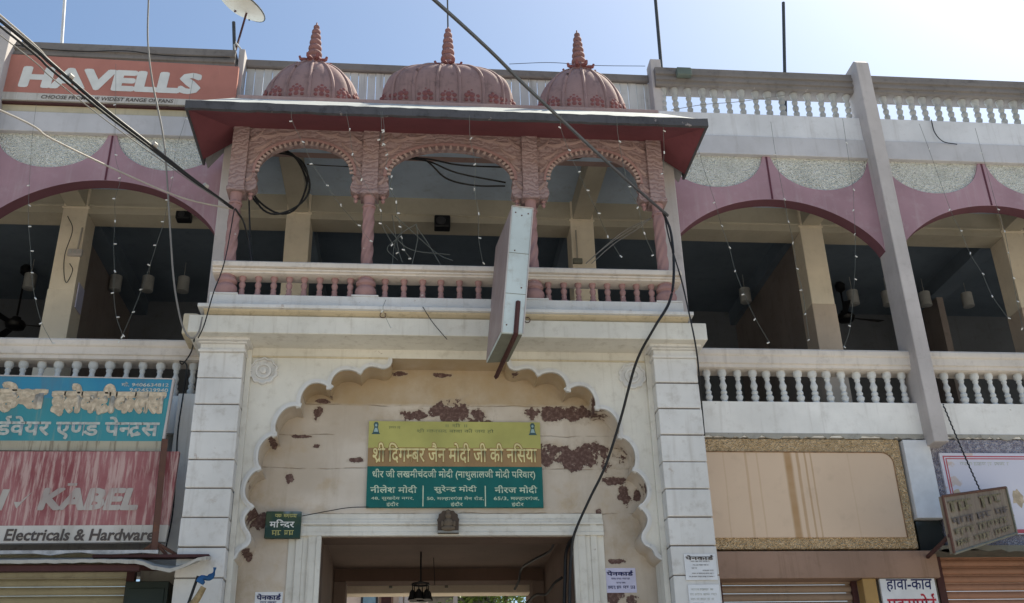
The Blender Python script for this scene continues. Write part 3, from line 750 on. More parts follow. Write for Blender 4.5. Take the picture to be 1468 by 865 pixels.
sh = thing('shop_front_wall', 'stained grey shop wall behind the blue and red signs', 'wall')
bm = B(); box(bm, -4.80, -2.40, .46, .70, 3.66, 4.9); box(bm, -10.2, -4.80, .46, .7, 0, 4.9); box(bm, -2.80, -2.40, .46, .70, 0, 3.66)
obj('wall', bm, M['shopwall'], sh)
bm = B(); box(bm, -2.62, -2.375, .30, .45, 3.62, 5.27); obj('wall_return', bm, M['parapet'], sh)
sh = thing('shop_front_wall', 'plastered shop wall around the peach panel and shutters', 'wall')
bm = B(); box(bm, 2.45, 10.2, .62, .8, 3.5, 4.9); box(bm, 3.98, 4.80, .50, .8, 0, 3.7); box(bm, 7.24, 10.2, .5, .8, 0, 3.7)
obj('wall', bm, M['shopwall'], sh)
bm = B(); box(bm, 2.44, 4.76, .34, .60, 3.475, 3.735); obj('lintel', bm, M['brownlintel'], sh, bevel=.008)
bm = B(); box(bm, 3.975, 4.11, .36, .50, 0, 3.474); obj('door_post', bm, paint('ochre_post_paint', (.40,.25,.10), (.15,.09,.05), .4, .4), sh, bevel=.006)
# peach blank panel in a tan pebble-dash surround, rounded upper corner
pp = thing('blank_sign_panel', 'blank peach painted sign panel with rust streaks in a tan pebbled surround', 'sign panel')
bm = B(); box(bm, 2.43, 4.625, .40, .615, 3.765, 4.885); obj('surround', bm, M['rough_tan'], pp, bevel=.012)
poly = [(2.44,3.875),(4.515,3.875)]+[(4.515-.11+.11*math.cos(a), 4.735-.11+.11*math.sin(a)) for a in [q*PI/2/8 for q in range(9)]]+[(2.44,4.735)]
def rust_panel():
    t = NT('rust_streaked_peach'); sep = t.n('ShaderNodeSeparateXYZ'); t.l(t.pos, sep.inputs[0]); x, z = sep.outputs[0], sep.outputs[2]
    c = t.mix(t.step(t.noise(1.2, 5), .3, .7), (.63,.465,.335), (.68,.51,.37))
    c = t.mix(t.math('MULTIPLY', t.step(t.noise(5, 6, .6), .52, .8), .25), c, (.36,.25,.17))
    xw = t.math('ADD', x, t.math('MULTIPLY', t.math('SUBTRACT', t.noise(1.5, 3, .5, (1, 1, 1)), .5), .03))
    m = None
    for x0, wd, k in ((3.42,.055,.85),(3.52,.022,.6),(3.60,.014,.6),(3.66,.012,.5),(2.98,.018,.35),(3.10,.012,.25),(4.05,.01,.15),(2.75,.01,.2)):
        d = t.math('MULTIPLY', t.math('SUBTRACT', 1.0, t.step(t.math('ABSOLUTE', t.math('SUBTRACT', xw, x0)), wd*.35, wd)), k)
        m = d if m is None else t.math('MAXIMUM', m, d)
    m = t.math('MULTIPLY', m, t.math('ADD', .55, t.math('MULTIPLY', t.noise(2, 4, .5, (1, 1, 3), off=2), .6)), clamp=True)
    c = t.mix(m, c, (.36,.19,.06)); return t.done(c, .6, .3)
bm = B(); prism(bm, poly, .385, .41); obj('panel', bm, rust_panel(), pp)
bm = B(); rim(bm, poly[1:], 1, .008, .378, .40); obj('edge_line', bm, flat('rust_line', (.24,.135,.07), .8, var=.4), pp)
# white strip and lilac surround
bm = B(); box(bm, 4.65, 4.93, .36, .60, 4.06, 4.87); tag(obj('white_flashing', bm, M['paper'], None, bevel=.006), 'plain white strip panel between the peach panel and the lilac surround', 'panel')
bm = B(); box(bm, 4.66, 4.92, .44, .60, 3.72, 4.05); tag(obj('glass_pane', bm, flat('dark_glass', (.03,.035,.035), .15, .5), None), 'small dark glass pane below the plain white strip', 'pane')
ws = thing('shop_signboard', 'white shop signboard with red double border and peeled lettering', 'sign')
bm = B(); box(bm, 4.945, 10.2, .40, .61, 3.74, 4.885); obj('surround', bm, M['rough_lilac'], ws)
t = NT('peeled_white_vinyl'); c = t.mix(t.step(t.noise(1.5, 5), .35, .7), (.60,.59,.68), (.66,.65,.72))
c = t.mix(t.math('MULTIPLY', t.step(t.noise(4.2, 4, .5, off=6), .62, .66), .7), c, (.55,.42,.34)); M['flex_white'] = t.done(c, .5)
bm = B(); box(bm, 5.02, 8.6, .375, .40, 3.90, 4.735); obj('panel', bm, M['flex_white'], ws)
M['redline'] = flat('red_border_print', (.45,.09,.12), .6)
bm = B()
for e, wd in ((.03,.012),(.055,.010)):
    box(bm, 5.02+e, 8.6-e, .3725, .3745, 4.735-e-wd, 4.735-e); box(bm, 5.02+e, 5.02+e+wd, .3725, .3745, 3.95, 4.735-e-wd-.001)
box(bm, 5.02+.05, 8.55, .3725, .3745, 3.91, 3.948)
obj('border', bm, M['redline'], ws)
def scribble(x0, x1, z0, z1, y, mat, parent, dens=1.0, name='lettering', head=True):
    """illegible small print: a head line with short strokes below, as in the photograph"""
    bm = B(); x = x0; h = z1-z0
    def q(a, b, c, d): bm.faces.new([bm.verts.new(p) for p in ((a, y, c), (b, y, c), (b, y, d), (a, y, d))])
    while x < x1-.3*h:
        wl = random.uniform(1.2, 4)*h; e = min(x+wl, x1)
        if head: q(x, e, z1-.16*h, z1-.02*h)
        cx = x+.1*h
        while cx < e-.15*h:
            wv = random.choice((.14, .14, .2)); q(cx, cx+wv*h, z0+random.uniform(0, .35)*h, z1-.18*h)
            if random.random() < .6: zz = z0+random.uniform(.15, .5)*h; q(cx+wv*h, min(e, cx+(wv+.25)*h), zz, zz+.15*h)
            cx += random.uniform(.35, .6)*h/dens
        x = e+random.uniform(.3, .6)*h
    me = bpy.data.meshes.new(name); bm.to_mesh(me); bm.free(); me.materials.append(mat); return link(name, me, parent)
scribble(5.22, 5.75, 4.60, 4.64, .3735, M['grey_letters'], ws)
for px in (1375, 1445, 1400, 1460):
    X, Z = XZ(px, 715 if px in (1375, 1460) else 735, .37); bm = B(); n = 14
    bm.faces.new([bm.verts.new((X+.06*random.uniform(.6,1.2)*math.cos(2*PI*k/n), .3738, Z+.09*random.uniform(.6,1.2)*math.sin(2*PI*k/n))) for k in range(n)])
    me = bpy.data.meshes.new('glue_stain'); bm.to_mesh(me); bm.free(); me.materials.append(M['tan_letters']); link('glue_stain', me, ws)
# ledge under the white sign
bm = B(); box(bm, 4.70, 10.2, .12, .62, 3.70, 3.735); lo = wob(40, 4.70, 7.4, 3.685, .02); prism(bm, lo+[(7.4, 3.70), (4.70, 3.70)], .118, .16)
tag(obj('shop_canopy', bm, paint('torn_grey_canopy', (.16,.155,.13), (.05,.045,.04), .6, .3), None), 'thin torn grey canopy sheet above the reddish brown shutter', 'canopy')
# board with blue and red painted words
wb = thing('painted_board', 'white board with navy and red painted words under the brown lintel', 'sign')
bm = B(); box(bm, 4.15, 4.70, .365, .40, 2.7, 3.470); obj('board', bm, M['paper'], wb)
lettering('हावा-काव', 4.20, 4.66, 3.345, 3.465, .363, M['navy_letters'], wb, .012, .1)
lettering('एक~सपोट`', 4.19, 4.68, 3.13, 3.33, .363, flat('red_lettering', (.42,.03,.05), .6), wb, .02)
# rusty hanging board on its chain
hb = thing('hanging_board', 'rusty square hanging board turned to the street, held by a chain', 'sign')
pL, pR = at(1350, 712, -.75), at(1441, 699, .18); zl0, zr0 = at(1352, 794, -.75).z, at(1437, 765, .18).z
def board_pts(y_off):
    n = Vector((pR.y-pL.y, -(pR.x-pL.x), 0)).normalized()*y_off
    return [Vector((pL.x, pL.y, zl0))+n, Vector((pR.x, pR.y, zr0))+n, pR+n, pL+n]
def slab4(bm, a, b):
    a = [bm.verts.new(p) for p in a]; b = [bm.verts.new(p) for p in b]
    bm.faces.new(a); bm.faces.new(b[::-1])
    for k in range(4): bm.faces.new((a[k], b[k], b[(k+1) % 4], a[(k+1) % 4]))
M['rustboard'] = streaked('rusted_board_paint', (.165,.13,.095), (.23,.185,.135), (.11,.065,.045), .7, .47)
bm = B(); slab4(bm, board_pts(.0), board_pts(-.03)); obj('board', bm, M['rustboard'], hb)
for i_, j_ in ((0,1),(1,2),(2,3),(3,0)):
    P = board_pts(.008); bm = B(); tube(bm, [P[i_], P[j_]], .012, 4); obj('frame_bar', bm, M['boxdark'] if i_ < 2 else M['iron'], hb)
P = board_pts(.012)
for r_, (f0, f1, mt) in enumerate(((.66,.90,'faded_olive'),(.46,.60,'dark_letters'),(.26,.40,'faded_olive'),(.08,.20,'faded_olive'))):
    o_ = scribble(.06, .94, f0, f1, 0, M[mt], hb)
    for v in o_.data.vertices:
        u_, w_ = v.co.x, v.co.z
        a_ = P[0].lerp(P[1], u_); b_ = P[3].lerp(P[2], u_); v.co = a_.lerp(b_, w_)
bm = B(); p0, p1 = at(1352, 580, .38), at(1405, 703, -.2)
tube(bm, [p0.lerp(p1, k/40)+Vector((.004*(-1)**k, 0, -.03*math.sin(PI*k/40))) for k in range(41)], .008, 5); obj('chain', bm, M['cable'], hb)
bm = B(); tube(bm, [pL+Vector((0,0,-.35)), Vector((pL.x+.35, .45, pL.z-.30))], .02, 5); obj('bracket', bm, M['rust_dark'], hb)

# ================================================================== SIGNS
Y_ = .33
hv = thing('shop_signboard', 'faded orange signboard with big white letters on the roof parapet', 'sign')
bm = B(); poly = [(-6.2, 8.80), (-2.40, 8.775), (-2.40, 9.255), (-6.2, 9.33)]; prism(bm, poly, Y_, .38); obj('orange_panel', bm, M['sign_orange'], hv)
bm = B(); poly = [(-6.2, 8.685), (-2.40, 8.70), (-2.40, 8.774), (-6.2, 8.799)]; prism(bm, poly, Y_, .38); obj('white_strip', bm, M['sign_strip'], hv)
bm = B(); box(bm, -6.2, -2.38, .35, .39, 8.66, 8.684); obj('bottom_bar', bm, M['rust_dark'], hv)
a = XZ(24, 129, Y_); b = XZ(289, 139, Y_)
lettering('HAVELLS', a[0], b[0]-.03, 8.855, 9.15, Y_-.003, M['white_letters'], hv, .058, .08, tilt=-.012)
a = XZ(57, 146, Y_); b = XZ(247, 152, Y_)
lettering('CHOOSE FROM THE WIDEST RANGE OF FANS', a[0], b[0], 8.715, 8.765, Y_-.003, M['dark_letters'], hv, .02, .15)

bs = thing('shop_signboard', 'blue and teal shop signboard with worn tan lettering below the balustrade', 'sign')
ang = .012
bm = B(); prism(bm, [(-6.4,5.31),(-2.61,5.275),(-2.617,5.08),(-6.4,5.08)], -.06, -.02); obj('blue_panel', bm, M['sign_blue'], bs)
bm = B(); prism(bm, [(-6.4,5.08),(-2.617,5.08),(-2.63,4.67),(-6.4,4.66)], -.06, -.02); obj('teal_panel', bm, M['sign_teal'], bs)
bm = B(); prism(bm, [(-6.4,4.66),(-2.63,4.67),(-2.64,4.575),(-6.4,4.575)], -.06, -.02); obj('cream_strip', bm, M['sign_cream'], bs)
bm = B(); prism(bm, [(-2.61,5.275),(-2.59,5.285),(-2.62,4.575),(-2.64,4.575)], -.065, -.015); prism(bm, [(-6.4,5.31),(-2.61,5.275),(-2.59,5.285),(-6.4,5.325)], -.065, -.015); obj('frame', bm, M['column'], bs)
Ys = -.063
a0 = XZ(-45, 595, Ys); a1 = XZ(64, 592, Ys); b0 = XZ(70, 590, Ys); b1 = XZ(236, 590, Ys)
for off, mt, yy in ((.085,'tan_letters',Ys),(.024,'tan_light',Ys-.003)):
    lettering('महेश', a0[0], a1[0], 4.93, 5.235, yy, M[mt], bs, off)
    lettering('इलेक~ट^ीकल~स', b0[0], b1[0], 4.90, 5.225, yy, M[mt], bs, off)
a = XZ(-40, 635, Ys); b = XZ(226, 632, Ys)
lettering('हाड`वेयर एण~ड पेन~ट^स', a[0], b[0], 4.68, 4.905, Ys, M['grey_letters'], bs, .028)
a = XZ(174, 552, Ys); b = XZ(242, 552, Ys)
lettering('मो. 9406634812', a[0], b[0], 5.20, 5.245, Ys, M['grey_letters'], bs, .02)
lettering('9424539940', a[0]+.08, b[0], 5.145, 5.185, Ys, M['grey_letters'], bs, .02)

rs = thing('shop_signboard', 'streaky faded red shop signboard with grey letters and dirty white bottom strip', 'sign')
bm = B(); prism(bm, [(-6.4,4.535),(-2.455,4.555),(-2.475,3.885),(-6.4,3.87)], -.12, -.07); obj('red_panel', bm, M['sign_red'], rs)
bm = B(); prism(bm, [(-6.4,3.869),(-2.475,3.884),(-2.485,3.735),(-6.4,3.71)], -.12, -.07); obj('white_strip', bm, M['sign_strip'], rs)
a = XZ(52, 732, -.12); b = XZ(205, 728, -.12)
lettering('KABEL', a[0], b[0]-.05, a[1], 4.215, -.124, M['kabel_letters'], rs, .05, .2)
m0 = XZ(103, 696, -.12); bm = B(); box(bm, m0[0]-.035, m0[0]+.045, -.124, -.121, m0[1]-.005, m0[1]+.018); obj('accent_mark', bm, M['kabel_letters'], rs)
a = XZ(-8, 732, -.12); bm = B(); prism(bm, [(a[0], a[1]), (a[0]+.06, a[1]), (a[0]+.10, 4.2), (a[0]+.04, 4.2)], -.124, -.121)
q = XZ(20, 720, -.12); prism(bm, [(q[0], q[1]), (q[0]+.03, q[1]-.06), (q[0]+.14, q[1]+.09), (q[0]+.05, q[1]+.0)], -.124, -.121); obj('lettering', bm, M['kabel_letters'], rs)
a = XZ(5, 775, -.12); b = XZ(220, 774, -.12)
lettering('Electricals & Hardware', a[0], b[0], 3.745, 3.85, -.124, M['dark_letters'], rs, .028, .12)
# iron post holding the two signs
po = thing('iron_post', 'rusty iron post with splayed feet in front of the red sign', 'post')
xb, zb_ = XZ(220, 792, -.2); xt, zt_ = XZ(236, 630, -.2)
bm = B(); tube(bm, [(xb, -.19, zb_), (xt, -.19, zt_)], .036, 4); obj('upright', bm, M['iron'], po)
for dx in (-.16, -.08, .12, .22):
    bm = B(); tube(bm, [(xb, -.19, zb_+.09), (xb+dx, -.19+abs(dx)*.2, zb_-.03)], .016, 4); obj('foot', bm, M['iron'], po)
bm = B(); xs, zs_ = XZ(228, 795, -.25); box(bm, xs-.55, xs+.42, -.26, -.16, zb_-.055, zb_-.03); obj('base_plate', bm, M['rust_dark'], po)
# bent sheet awning over the left shutter
aw = thing('awning', 'bent pale sheet metal awning over the olive shutter with maroon underside', 'awning')
bm = B(); grid = []
for i in range(61):
    x = -6.4+(4.33)*i/60
    e = max(0, (x+2.62)/.5); drop = -.075*math.sin(min(1, e)*PI)*(e > 0)+.05*max(0, e-.6)
    jit = random.uniform(-.004, .004)
    grid.append([(x, -.40, 3.525+drop+jit), (x, -.40, 3.495+drop+jit*2), (x, .42, 3.70+drop*.3), (x, .42, 3.72+drop*.3)])
gv = [[bm.verts.new(p) for p in r] for r in grid]
for i in range(60):
    for k in range(4): bm.faces.new((gv[i][k], gv[i+1][k], gv[i+1][(k+1) % 4], gv[i][(k+1) % 4]))
bm.faces.new(gv[0]); bm.faces.new(gv[-1][::-1]); obj('sheet', bm, paint('pale_sheet_metal', (.44,.42,.38), (.16,.12,.09), .5, .4, rough=.5), aw, smooth=30)
bm = B(); box(bm, -6.3, -2.62, -.36, -.30, 3.44, 3.485); box(bm, -6.3, -2.62, .30, .36, 3.58, 3.63); obj('support_bar', bm, M['rust_dark'], aw)
bm = B(); prism(bm, wob(30, -6.3, -2.5, 3.60, .012)+[(-2.5,3.63),(-6.3,3.63)], -.28, -.26); obj('torn_tarp', bm, flat('pale_tarp', (.40,.40,.41), .7, var=.3), aw)
# dark cabinet below the awning and a rolled cloth
bm = B(); box(bm, -2.83, -2.46, .10, .40, .14, 3.44); box(bm, -2.80, -2.49, .09, .10, .3, 3.38)
tag(obj('dark_cabinet', bm, flat('dark_green_paint', (.018,.028,.026), .5), None, bevel=.01), 'tall dark green cabinet beside the olive shutter', 'cabinet')
rc = thing('rolled_cloth', 'rolled blue and buff cloth tied to a slanting dark pole', 'cloth')
q = [at(262, 880, -.42), at(280, 862, -.42), at(292, 842, -.42), at(303, 820, -.42)]
bm = B(); tube(bm, catmull(q[:3], 5), lambda u: .034-.008*u, 8); obj('buff_roll', bm, flat('buff_cloth', (.30,.22,.12), .9, var=.35, sc=14), rc, smooth=True)
bm = B(); tube(bm, catmull([at(286,836,-.44), at(291,829,-.44), at(299,829,-.44), at(306,823,-.44), at(308,814,-.44)], 4), lambda u: .034-.022*u+.007*math.sin(u*13), 7); obj('blue_wrap', bm, flat('blue_cloth', (.02,.08,.20), .9, var=.3, sc=14), rc, smooth=True)
bm = B(); tube(bm, [at(258, 900, -.40), at(284, 826, -.40)], .012, 6); obj('pole', bm, M['black'], rc)

# temple name board: yellow upper sheet and teal lower sheet
ts = thing('name_board', 'yellow and teal name board with rows of script above the doorway', 'sign')
bm = B(); box(bm, -.775, .90, .272, .298, 4.725, 4.995); obj('yellow_sheet', bm, M['yellow_panel'], ts)
bm = B(); box(bm, -.775, .90, .272, .298, 4.54, 4.725); obj('brown_band', bm, M['brown_panel'], ts)
bm = B(); box(bm, -.775, .905, .266, .298, 4.14, 4.538); obj('teal_sheet', bm, M['teal_panel'], ts)
title = 'श^ी िदगम~बर जैन मोदी जी की निसया'
for off, mt, yy in ((.06,'brown_out',.2705),(.012,'pale_gold',.269)): lettering(title, -.735+(0 if off>.05 else .006), .865-(0 if off>.05 else .006), 4.565+(0 if off>.05 else .007), 4.785-(0 if off>.05 else .007), yy, M[mt], ts, off)
lettering('॥ श^ी ॥', -.03, .18, 4.935, 4.98, .2705, M['olive_letters'], ts, .01)
lettering('श^ी मानसद बाबा की जय हो', -.31, .44, 4.875, 4.925, .2705, M['olive_letters'], ts, .01)
scribble(-.58, -.47, 4.915, 4.945, .2705, M['olive_letters'], ts)
for X in (-.705, .825):      # small seated-saint emblems, a plain arched mark
    bm = B(); prism(bm, [(X-.042, 4.862), (X+.042, 4.862), (X+.03, 4.88), (X+.018, 4.93), (X+.024, 4.965), (X+.012, 4.985), (X-.012, 4.985), (X-.024, 4.965), (X-.018, 4.93), (X-.03, 4.88)], .2695, .2715)
    ob = obj('emblem', bm, flat('emblem_ink', (.05,.10,.11), .6), ts)
    bm = B(); prism(bm, [(X-.022, 4.885), (X+.022, 4.885), (X+.010, 4.925), (X-.010, 4.925)], .2680, .2694); prism(bm, [(X+.011*math.cos(k*PI/5), 4.952+.014*math.sin(k*PI/5)) for k in range(10)], .2680, .2694)
    obj('emblem_light', bm, flat('emblem_pale', (.30,.42,.44), .6), ob)
yt = .264
lettering('धीर जी लखमीचंदजी मोदी (नाथुलालजी मोदी पिरवार)', -.725, .835, 4.405, 4.515, yt, M['pale_letters'], ts, .014)
for s_, a, b in (('नीलेश मोदी', -.74, -.30), ('सुरेन~द^ मोदी', -.14, .27), ('नीरज मोदी', .44, .85)): lettering(s_, a, b, 4.275, 4.355, yt, M['pale_letters'], ts, .014)
for s_, a, b in (('48, सुखदेव नगर,', -.73, -.33), ('50, मल~हारगंज मेन रोड,', -.205, .335), ('65/3, मल~हारगंज,', .43, .865)): lettering(s_, a, b, 4.205, 4.25, yt, M['pale_letters'], ts, .008)
for a in (-.585, .02, .60): lettering('इंदौर', a, a+.115, 4.148, 4.195, yt, M['pale_letters'], ts, .008)
for X in (-.242, .350):
    bm = B(); box(bm, X-.005, X+.005, .2635, .2655, 4.15, 4.35); obj('divider', bm, M['pale_letters'], ts)
# small dark green sign
gs = thing('small_sign', 'small dark green painted sign with white script left of the doorway', 'sign')
t = NT('green_paint'); c = t.mix(t.step(t.noise(5, 5), .4, .62), (.015,.045,.035), (.05,.075,.035)); c = t.mix(t.step(t.noise(3.3, 3, off=4), .58, .66), c, (.16,.22,.27)); m_g = t.done(c, .5)
bm = B(); box(bm, -1.685, -1.362, .215, .26, 3.842, 4.092); obj('board', bm, m_g, gs, bevel=.006)
lettering('मिन~दर', -1.645, -1.42, 3.935, 4.015, .213, M['white_letters'], gs, .02)
scribble(-1.60, -1.40, 4.03, 4.065, .213, flat('yellow_ink', (.45,.42,.16), .6), gs); scribble(-1.62, -1.42, 3.865, 3.915, .213, flat('yellow_ink_b', (.38,.36,.14), .6), gs)
# posters
def poster(label, x0, x1, z0, z1, y, mat, ink, rows, rz=0):
    t_ = thing('paper_poster', label, 'poster', group='pasted paper notices')
    bm = B(); n = 8
    vs = [[bm.verts.new((x0+(x1-x0)*i/n, y-.002*random.random()-.001, z0+(z1-z0)*j/n)) for i in range(n+1)] for j in range(n+1)]
    for j in range(n):
        for i in range(n): bm.faces.new((vs[j][i], vs[j][i+1], vs[j+1][i+1], vs[j+1][i]))
    r = bmesh.ops.extrude_face_region(bm, geom=bm.faces[:]); 
    for e in r['geom']:
        if isinstance(e, bmesh.types.BMVert): e.co.y = y+.0015
    obj('sheet', bm, mat, t_)
    wd = x1-x0; H = z1-z0
    for kind, f0, f1, a, b in rows:
        if kind: lettering(kind, x0+wd*a, x0+wd*b, z0+H*f0, z0+H*f1, y-.005, ink, t_, .035)
        else: scribble(x0+wd*a, x0+wd*b, z0+H*f0, z0+H*f1, y-.005, ink, t_, name='small_print')
    return t_
pen = 'पेनकाड`'
poster('white notice with dark heading, low on the recess wall left of the doorway', -1.735, -1.49, 3.10, 3.375, .2985, M['paper'], M['navy_letters'], [(pen,.74,.95,.06,.94),('',.62,.70,.2,.8),('',.45,.53,.1,.9),('',.30,.38,.1,.9)])
poster('lilac white notice on the recess wall right of the doorway', 1.462, 1.755, 3.345, 3.572, .2985, M['paper_lilac'], M['navy_letters'], [(pen,.68,.90,.06,.92),('',.52,.60,.2,.8),('',.36,.43,.35,.65),('',.14,.28,.08,.95)])
poster('white notice with dark heading near the top of the right pilaster', 2.105, 2.395, 3.365, 3.598, -.1845, M['paper'], M['dark_letters'], [(pen,.76,.95,.04,.93),('',.68,.73,.2,.8),('',.54,.59,.25,.75),('',.42,.47,.2,.4),('',.33,.38,.55,.9),('',.22,.27,.2,.9),('',.10,.15,.1,.9)])
poster('plain white notice with faint print, lowest on the right pilaster', 2.115, 2.40, 2.98, 3.325, -.1845, M['paper'], M['grey_letters'], [('',.84,.90,.1,.8),('',.72,.78,.05,.9),('',.60,.66,.05,.8),('',.48,.54,.1,.5),('',.34,.40,.1,.9)])
# carved plaque over the door
pq = thing('carved_plaque', 'small dark carved niche plaque centred over the doorway', 'plaque')
X0 = -.005; out = [(X0-.098,3.885),(X0+.098,3.885),(X0+.098,4.0)]+[(X0+.098*math.cos(a)*(1+.05*math.cos(a*12)), 4.01+.092*math.sin(a)*(1+.05*math.cos(a*12))) for a in [PI*k/24 for k in range(25)]]+[(X0-.098,4.0)]
M['stone_dark'] = paint('dark_brown_stone', (.085,.062,.048), (.03,.022,.018), .5, .2)
M['stone_mid'] = paint('brown_stone', (.15,.115,.085), (.05,.04,.03), .4, .2)
bm = B(); prism(bm, out, .205, .255); obj('niche_slab', bm, M['stone_dark'], pq)
bm = B()
for c_, r_, sx, sz in (((X0,.2,4.045),.03,1,1.1),((X0,.2,3.975),.045,1,1.1),((X0,.195,3.925),.05,1.35,.55),((X0-.055,.2,3.97),.02,.8,1.6),((X0+.055,.2,3.97),.02,.8,1.6),((X0,.2,4.082),.018,1.2,.9)): ball(bm, c_, r_, sx, .6, sz, 10, 7)
obj('carved_figure', bm, M['stone_mid'], pq, smooth=True)
bm = B(); box(bm, X0-.098, X0+.098, .195, .21, 3.885, 3.905); obj('niche_sill', bm, flat('grey_stone', (.24,.24,.23), .8), pq)

# projecting light box hung at a tilt from the balcony
lb = thing('projecting_sign_box', 'pale blue boxed shop sign projecting from the balcony, tilted and seen edge-on', 'sign')
yf, yb = -1.0, -.38
fq = [at(719,477,yf), at(750,479,yf), at(764,299,yf), at(734,295.5,yf)]
bq = [at(697,521,yb), at(729,519.5,yb), at(711,353,yb)+(fq[2]-fq[3]), at(711,353,yb)]
bm = B(); slab4(bm, fq, bq); obj('casing', bm, M['lightbox'], lb, bevel=.008)
lo_ = [fq[0], bq[0], bq[3], fq[3]]; nrm = (fq[0]-bq[0]).cross(fq[3]-fq[0]).normalized(); nrm = nrm if nrm.x < 0 else -nrm
c_ = sum(lo_, Vector())/4
bm = B(); a_ = [c_+(p-c_)*.965+nrm*.001 for p in lo_]; slab4(bm, a_, [p+nrm*.004 for p in a_]); obj('sign_face', bm, M['lightbox_face'], lb)
lo_ = [fq[0], fq[1], bq[1], bq[0]]; c_ = sum(lo_, Vector())/4
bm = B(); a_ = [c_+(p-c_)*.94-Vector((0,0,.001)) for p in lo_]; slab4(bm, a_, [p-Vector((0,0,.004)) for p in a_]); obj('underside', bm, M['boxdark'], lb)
e0 = fq[1].lerp(fq[0], .35); e1 = fq[2].lerp(fq[3], .35)
bm = B(); tube(bm, [e0.lerp(e1, .24)+Vector((0,-.012,0)), e0+Vector((.0,-.012,-.01))], .022, 4); tube(bm, [e0+Vector((0,-.012,-.012)), (bq[0]+bq[1])/2+Vector((.01,.3,-.03))], .022, 4)
obj('bracket', bm, M['rust_dark'], lb)
for a_, b_ in ((0, 3), (1, 2), (3, 2)):
    bm = B(); tube(bm, [fq[a_]+Vector((0,-.004,0)), fq[b_]+Vector((0,-.004,0))], .006, 4); obj('edge_trim', bm, M['column'], lb)
for u_ in (.30, .62):
    bm = B(); tube(bm, [fq[0].lerp(fq[3], u_)+Vector((0,-.001,0)), fq[1].lerp(fq[2], u_)+Vector((0,-.001,0))], .003, 4); obj('seam', bm, M['boxdark'], lb)
for u_, v_ in ((.2,.95),(.8,.95),(.5,.93),(.2,.06),(.75,.35),(.3,.64)):
    p_ = fq[0].lerp(fq[1], u_).lerp(fq[3].lerp(fq[2], u_), v_); bm = B(); ball(bm, p_+Vector((0,-.002,0)), .008, 1, .5, 1, 6, 4); obj('rivet', bm, M['iron'], lb)

# ================================================================== FITTINGS INSIDE THE HALL
def ceiling_fan(label, px, py, Y, zm):
    X, Z = XZ(px, py, Y); f = thing('ceiling_fan', label, 'fan', (X, Y, 8.63), 'ceiling fans in the hall')
    bm = B(); lathe(bm, [(.02,-.16),(.07,-.12),(.08,-.04),(.05,0)], seg=14); obj('canopy', bm, M['black'], f, smooth=True)
    d = zm-8.63; bm = B(); tube(bm, [(0,0,-.1), (0,0,d+.1)], .014, 8); obj('rod', bm, M['black'], f)
    bm = B(); lathe(bm, [(.03,d+.12),(.06,d+.10),(.06,d+.05),(.12,d+.04),(.14,d),(.12,d-.05),(.05,d-.08)][::-1], seg=18); obj('motor', bm, M['black'], f, smooth=40)
    for k in range(3):
        th = .15+k*2*PI/3; e = Vector((math.cos(th), math.sin(th), 0)); n = Vector((-e.y, e.x, 0))
        bm = B(); q = [e*.12+n*.03, e*.60+n*.075, e*.62-n*.05, e*.12-n*.04]; z0 = Vector((0, 0, d))
        slab4(bm, [p+z0+Vector((0,0,.012 if i in (0,1) else -.012)) for i, p in enumerate(q)], [p+z0+Vector((0,0,(.012 if i in (0,1) else -.012)-.006)) for i, p in enumerate(q)])
        obj('blade', bm, M['black'], f)
ceiling_fan('black ceiling fan seen through the pink arch under the orange signboard', 37, 390, 4.2, 7.72)
ceiling_fan('black ceiling fan seen through the arch beside the tall taupe column', 1204, 410, 4.2, 8.05)
bm = B(); lathe(bm, [(.07,-.46),(.082,-.455),(.082,-.24),(.06,-.232),(.004,-.225),(.004,0)], seg=16); lampm = mesh_of('ceiling_lamp', bm, M['lampw'], 40)
for px, py, lab in ((44,398,'white cylinder lamp hanging by the fan in the arch under the orange sign'),(167,398,'white cylinder lamp just right of the beige inner column, arch under the orange sign'),(213,398,'middle white cylinder lamp in the arch under the orange sign'),(264,398,'white cylinder lamp nearest the balcony in the arch under the orange sign'),
                  (1068,422,'lone white cylinder lamp left of the inner column in the arch right of the balcony'),(1222,422,'white cylinder lamp above the right-hand ceiling fan'),(1271,422,'white cylinder lamp close against the left side of the tall taupe column'),(1325,422,'white cylinder lamp just past the right side of the tall taupe column'),(1385,422,'rightmost white cylinder lamp in the last arch')):
    p = at(px, py, 4.0); tag(link('ceiling_lamp', lampm, None, (p.x, 4.0, 8.63)), lab, 'lamp', 'cylinder lamps in the hall')
def speaker(label, px, py, Y, wd, h):
    p = at(px, py, Y); s_ = thing('wall_speaker', label, 'speaker', (p.x, Y, p.z), 'small speakers on the beam')
    bm = B(); box(bm, -wd/2, wd/2, -.08, .06, -h/2, h/2); obj('casing', bm, M['black'], s_, bevel=.015)
    bm = B(); lathe(bm, [(h*.36,0),(h*.34,.01),(h*.1,.012)], seg=16); o_ = obj('cone', bm, flat('speaker_cone', (.04,.04,.045), .6), s_, smooth=40); o_.rotation_euler = (PI/2, 0, 0); o_.location = (-wd*.1, -.08, 0)
    bm = B(); tube(bm, [(-wd*.3, 0, h/2), (-wd*.3, .05, h/2+.04), (wd*.3, .05, h/2+.04), (wd*.3, 0, h/2)], .008, 5); obj('bracket', bm, M['black'], s_)
speaker('small black speaker hanging in the middle balcony arch', 634, 321, 1.95, .20, .17)
speaker('small black speaker on the beam left of the balcony', 264, 312, 1.97, .18, .11)
sb = thing('switch_box', 'small grey switch box with conduit on the beige inner column', 'switch box')
p = at(108, 363, 2.02); bm = B(); box(bm, p.x-.085, p.x+.085, 1.99, 2.034, p.z-.045, p.z+.045); obj('box', bm, M['column'], sb, bevel=.01)
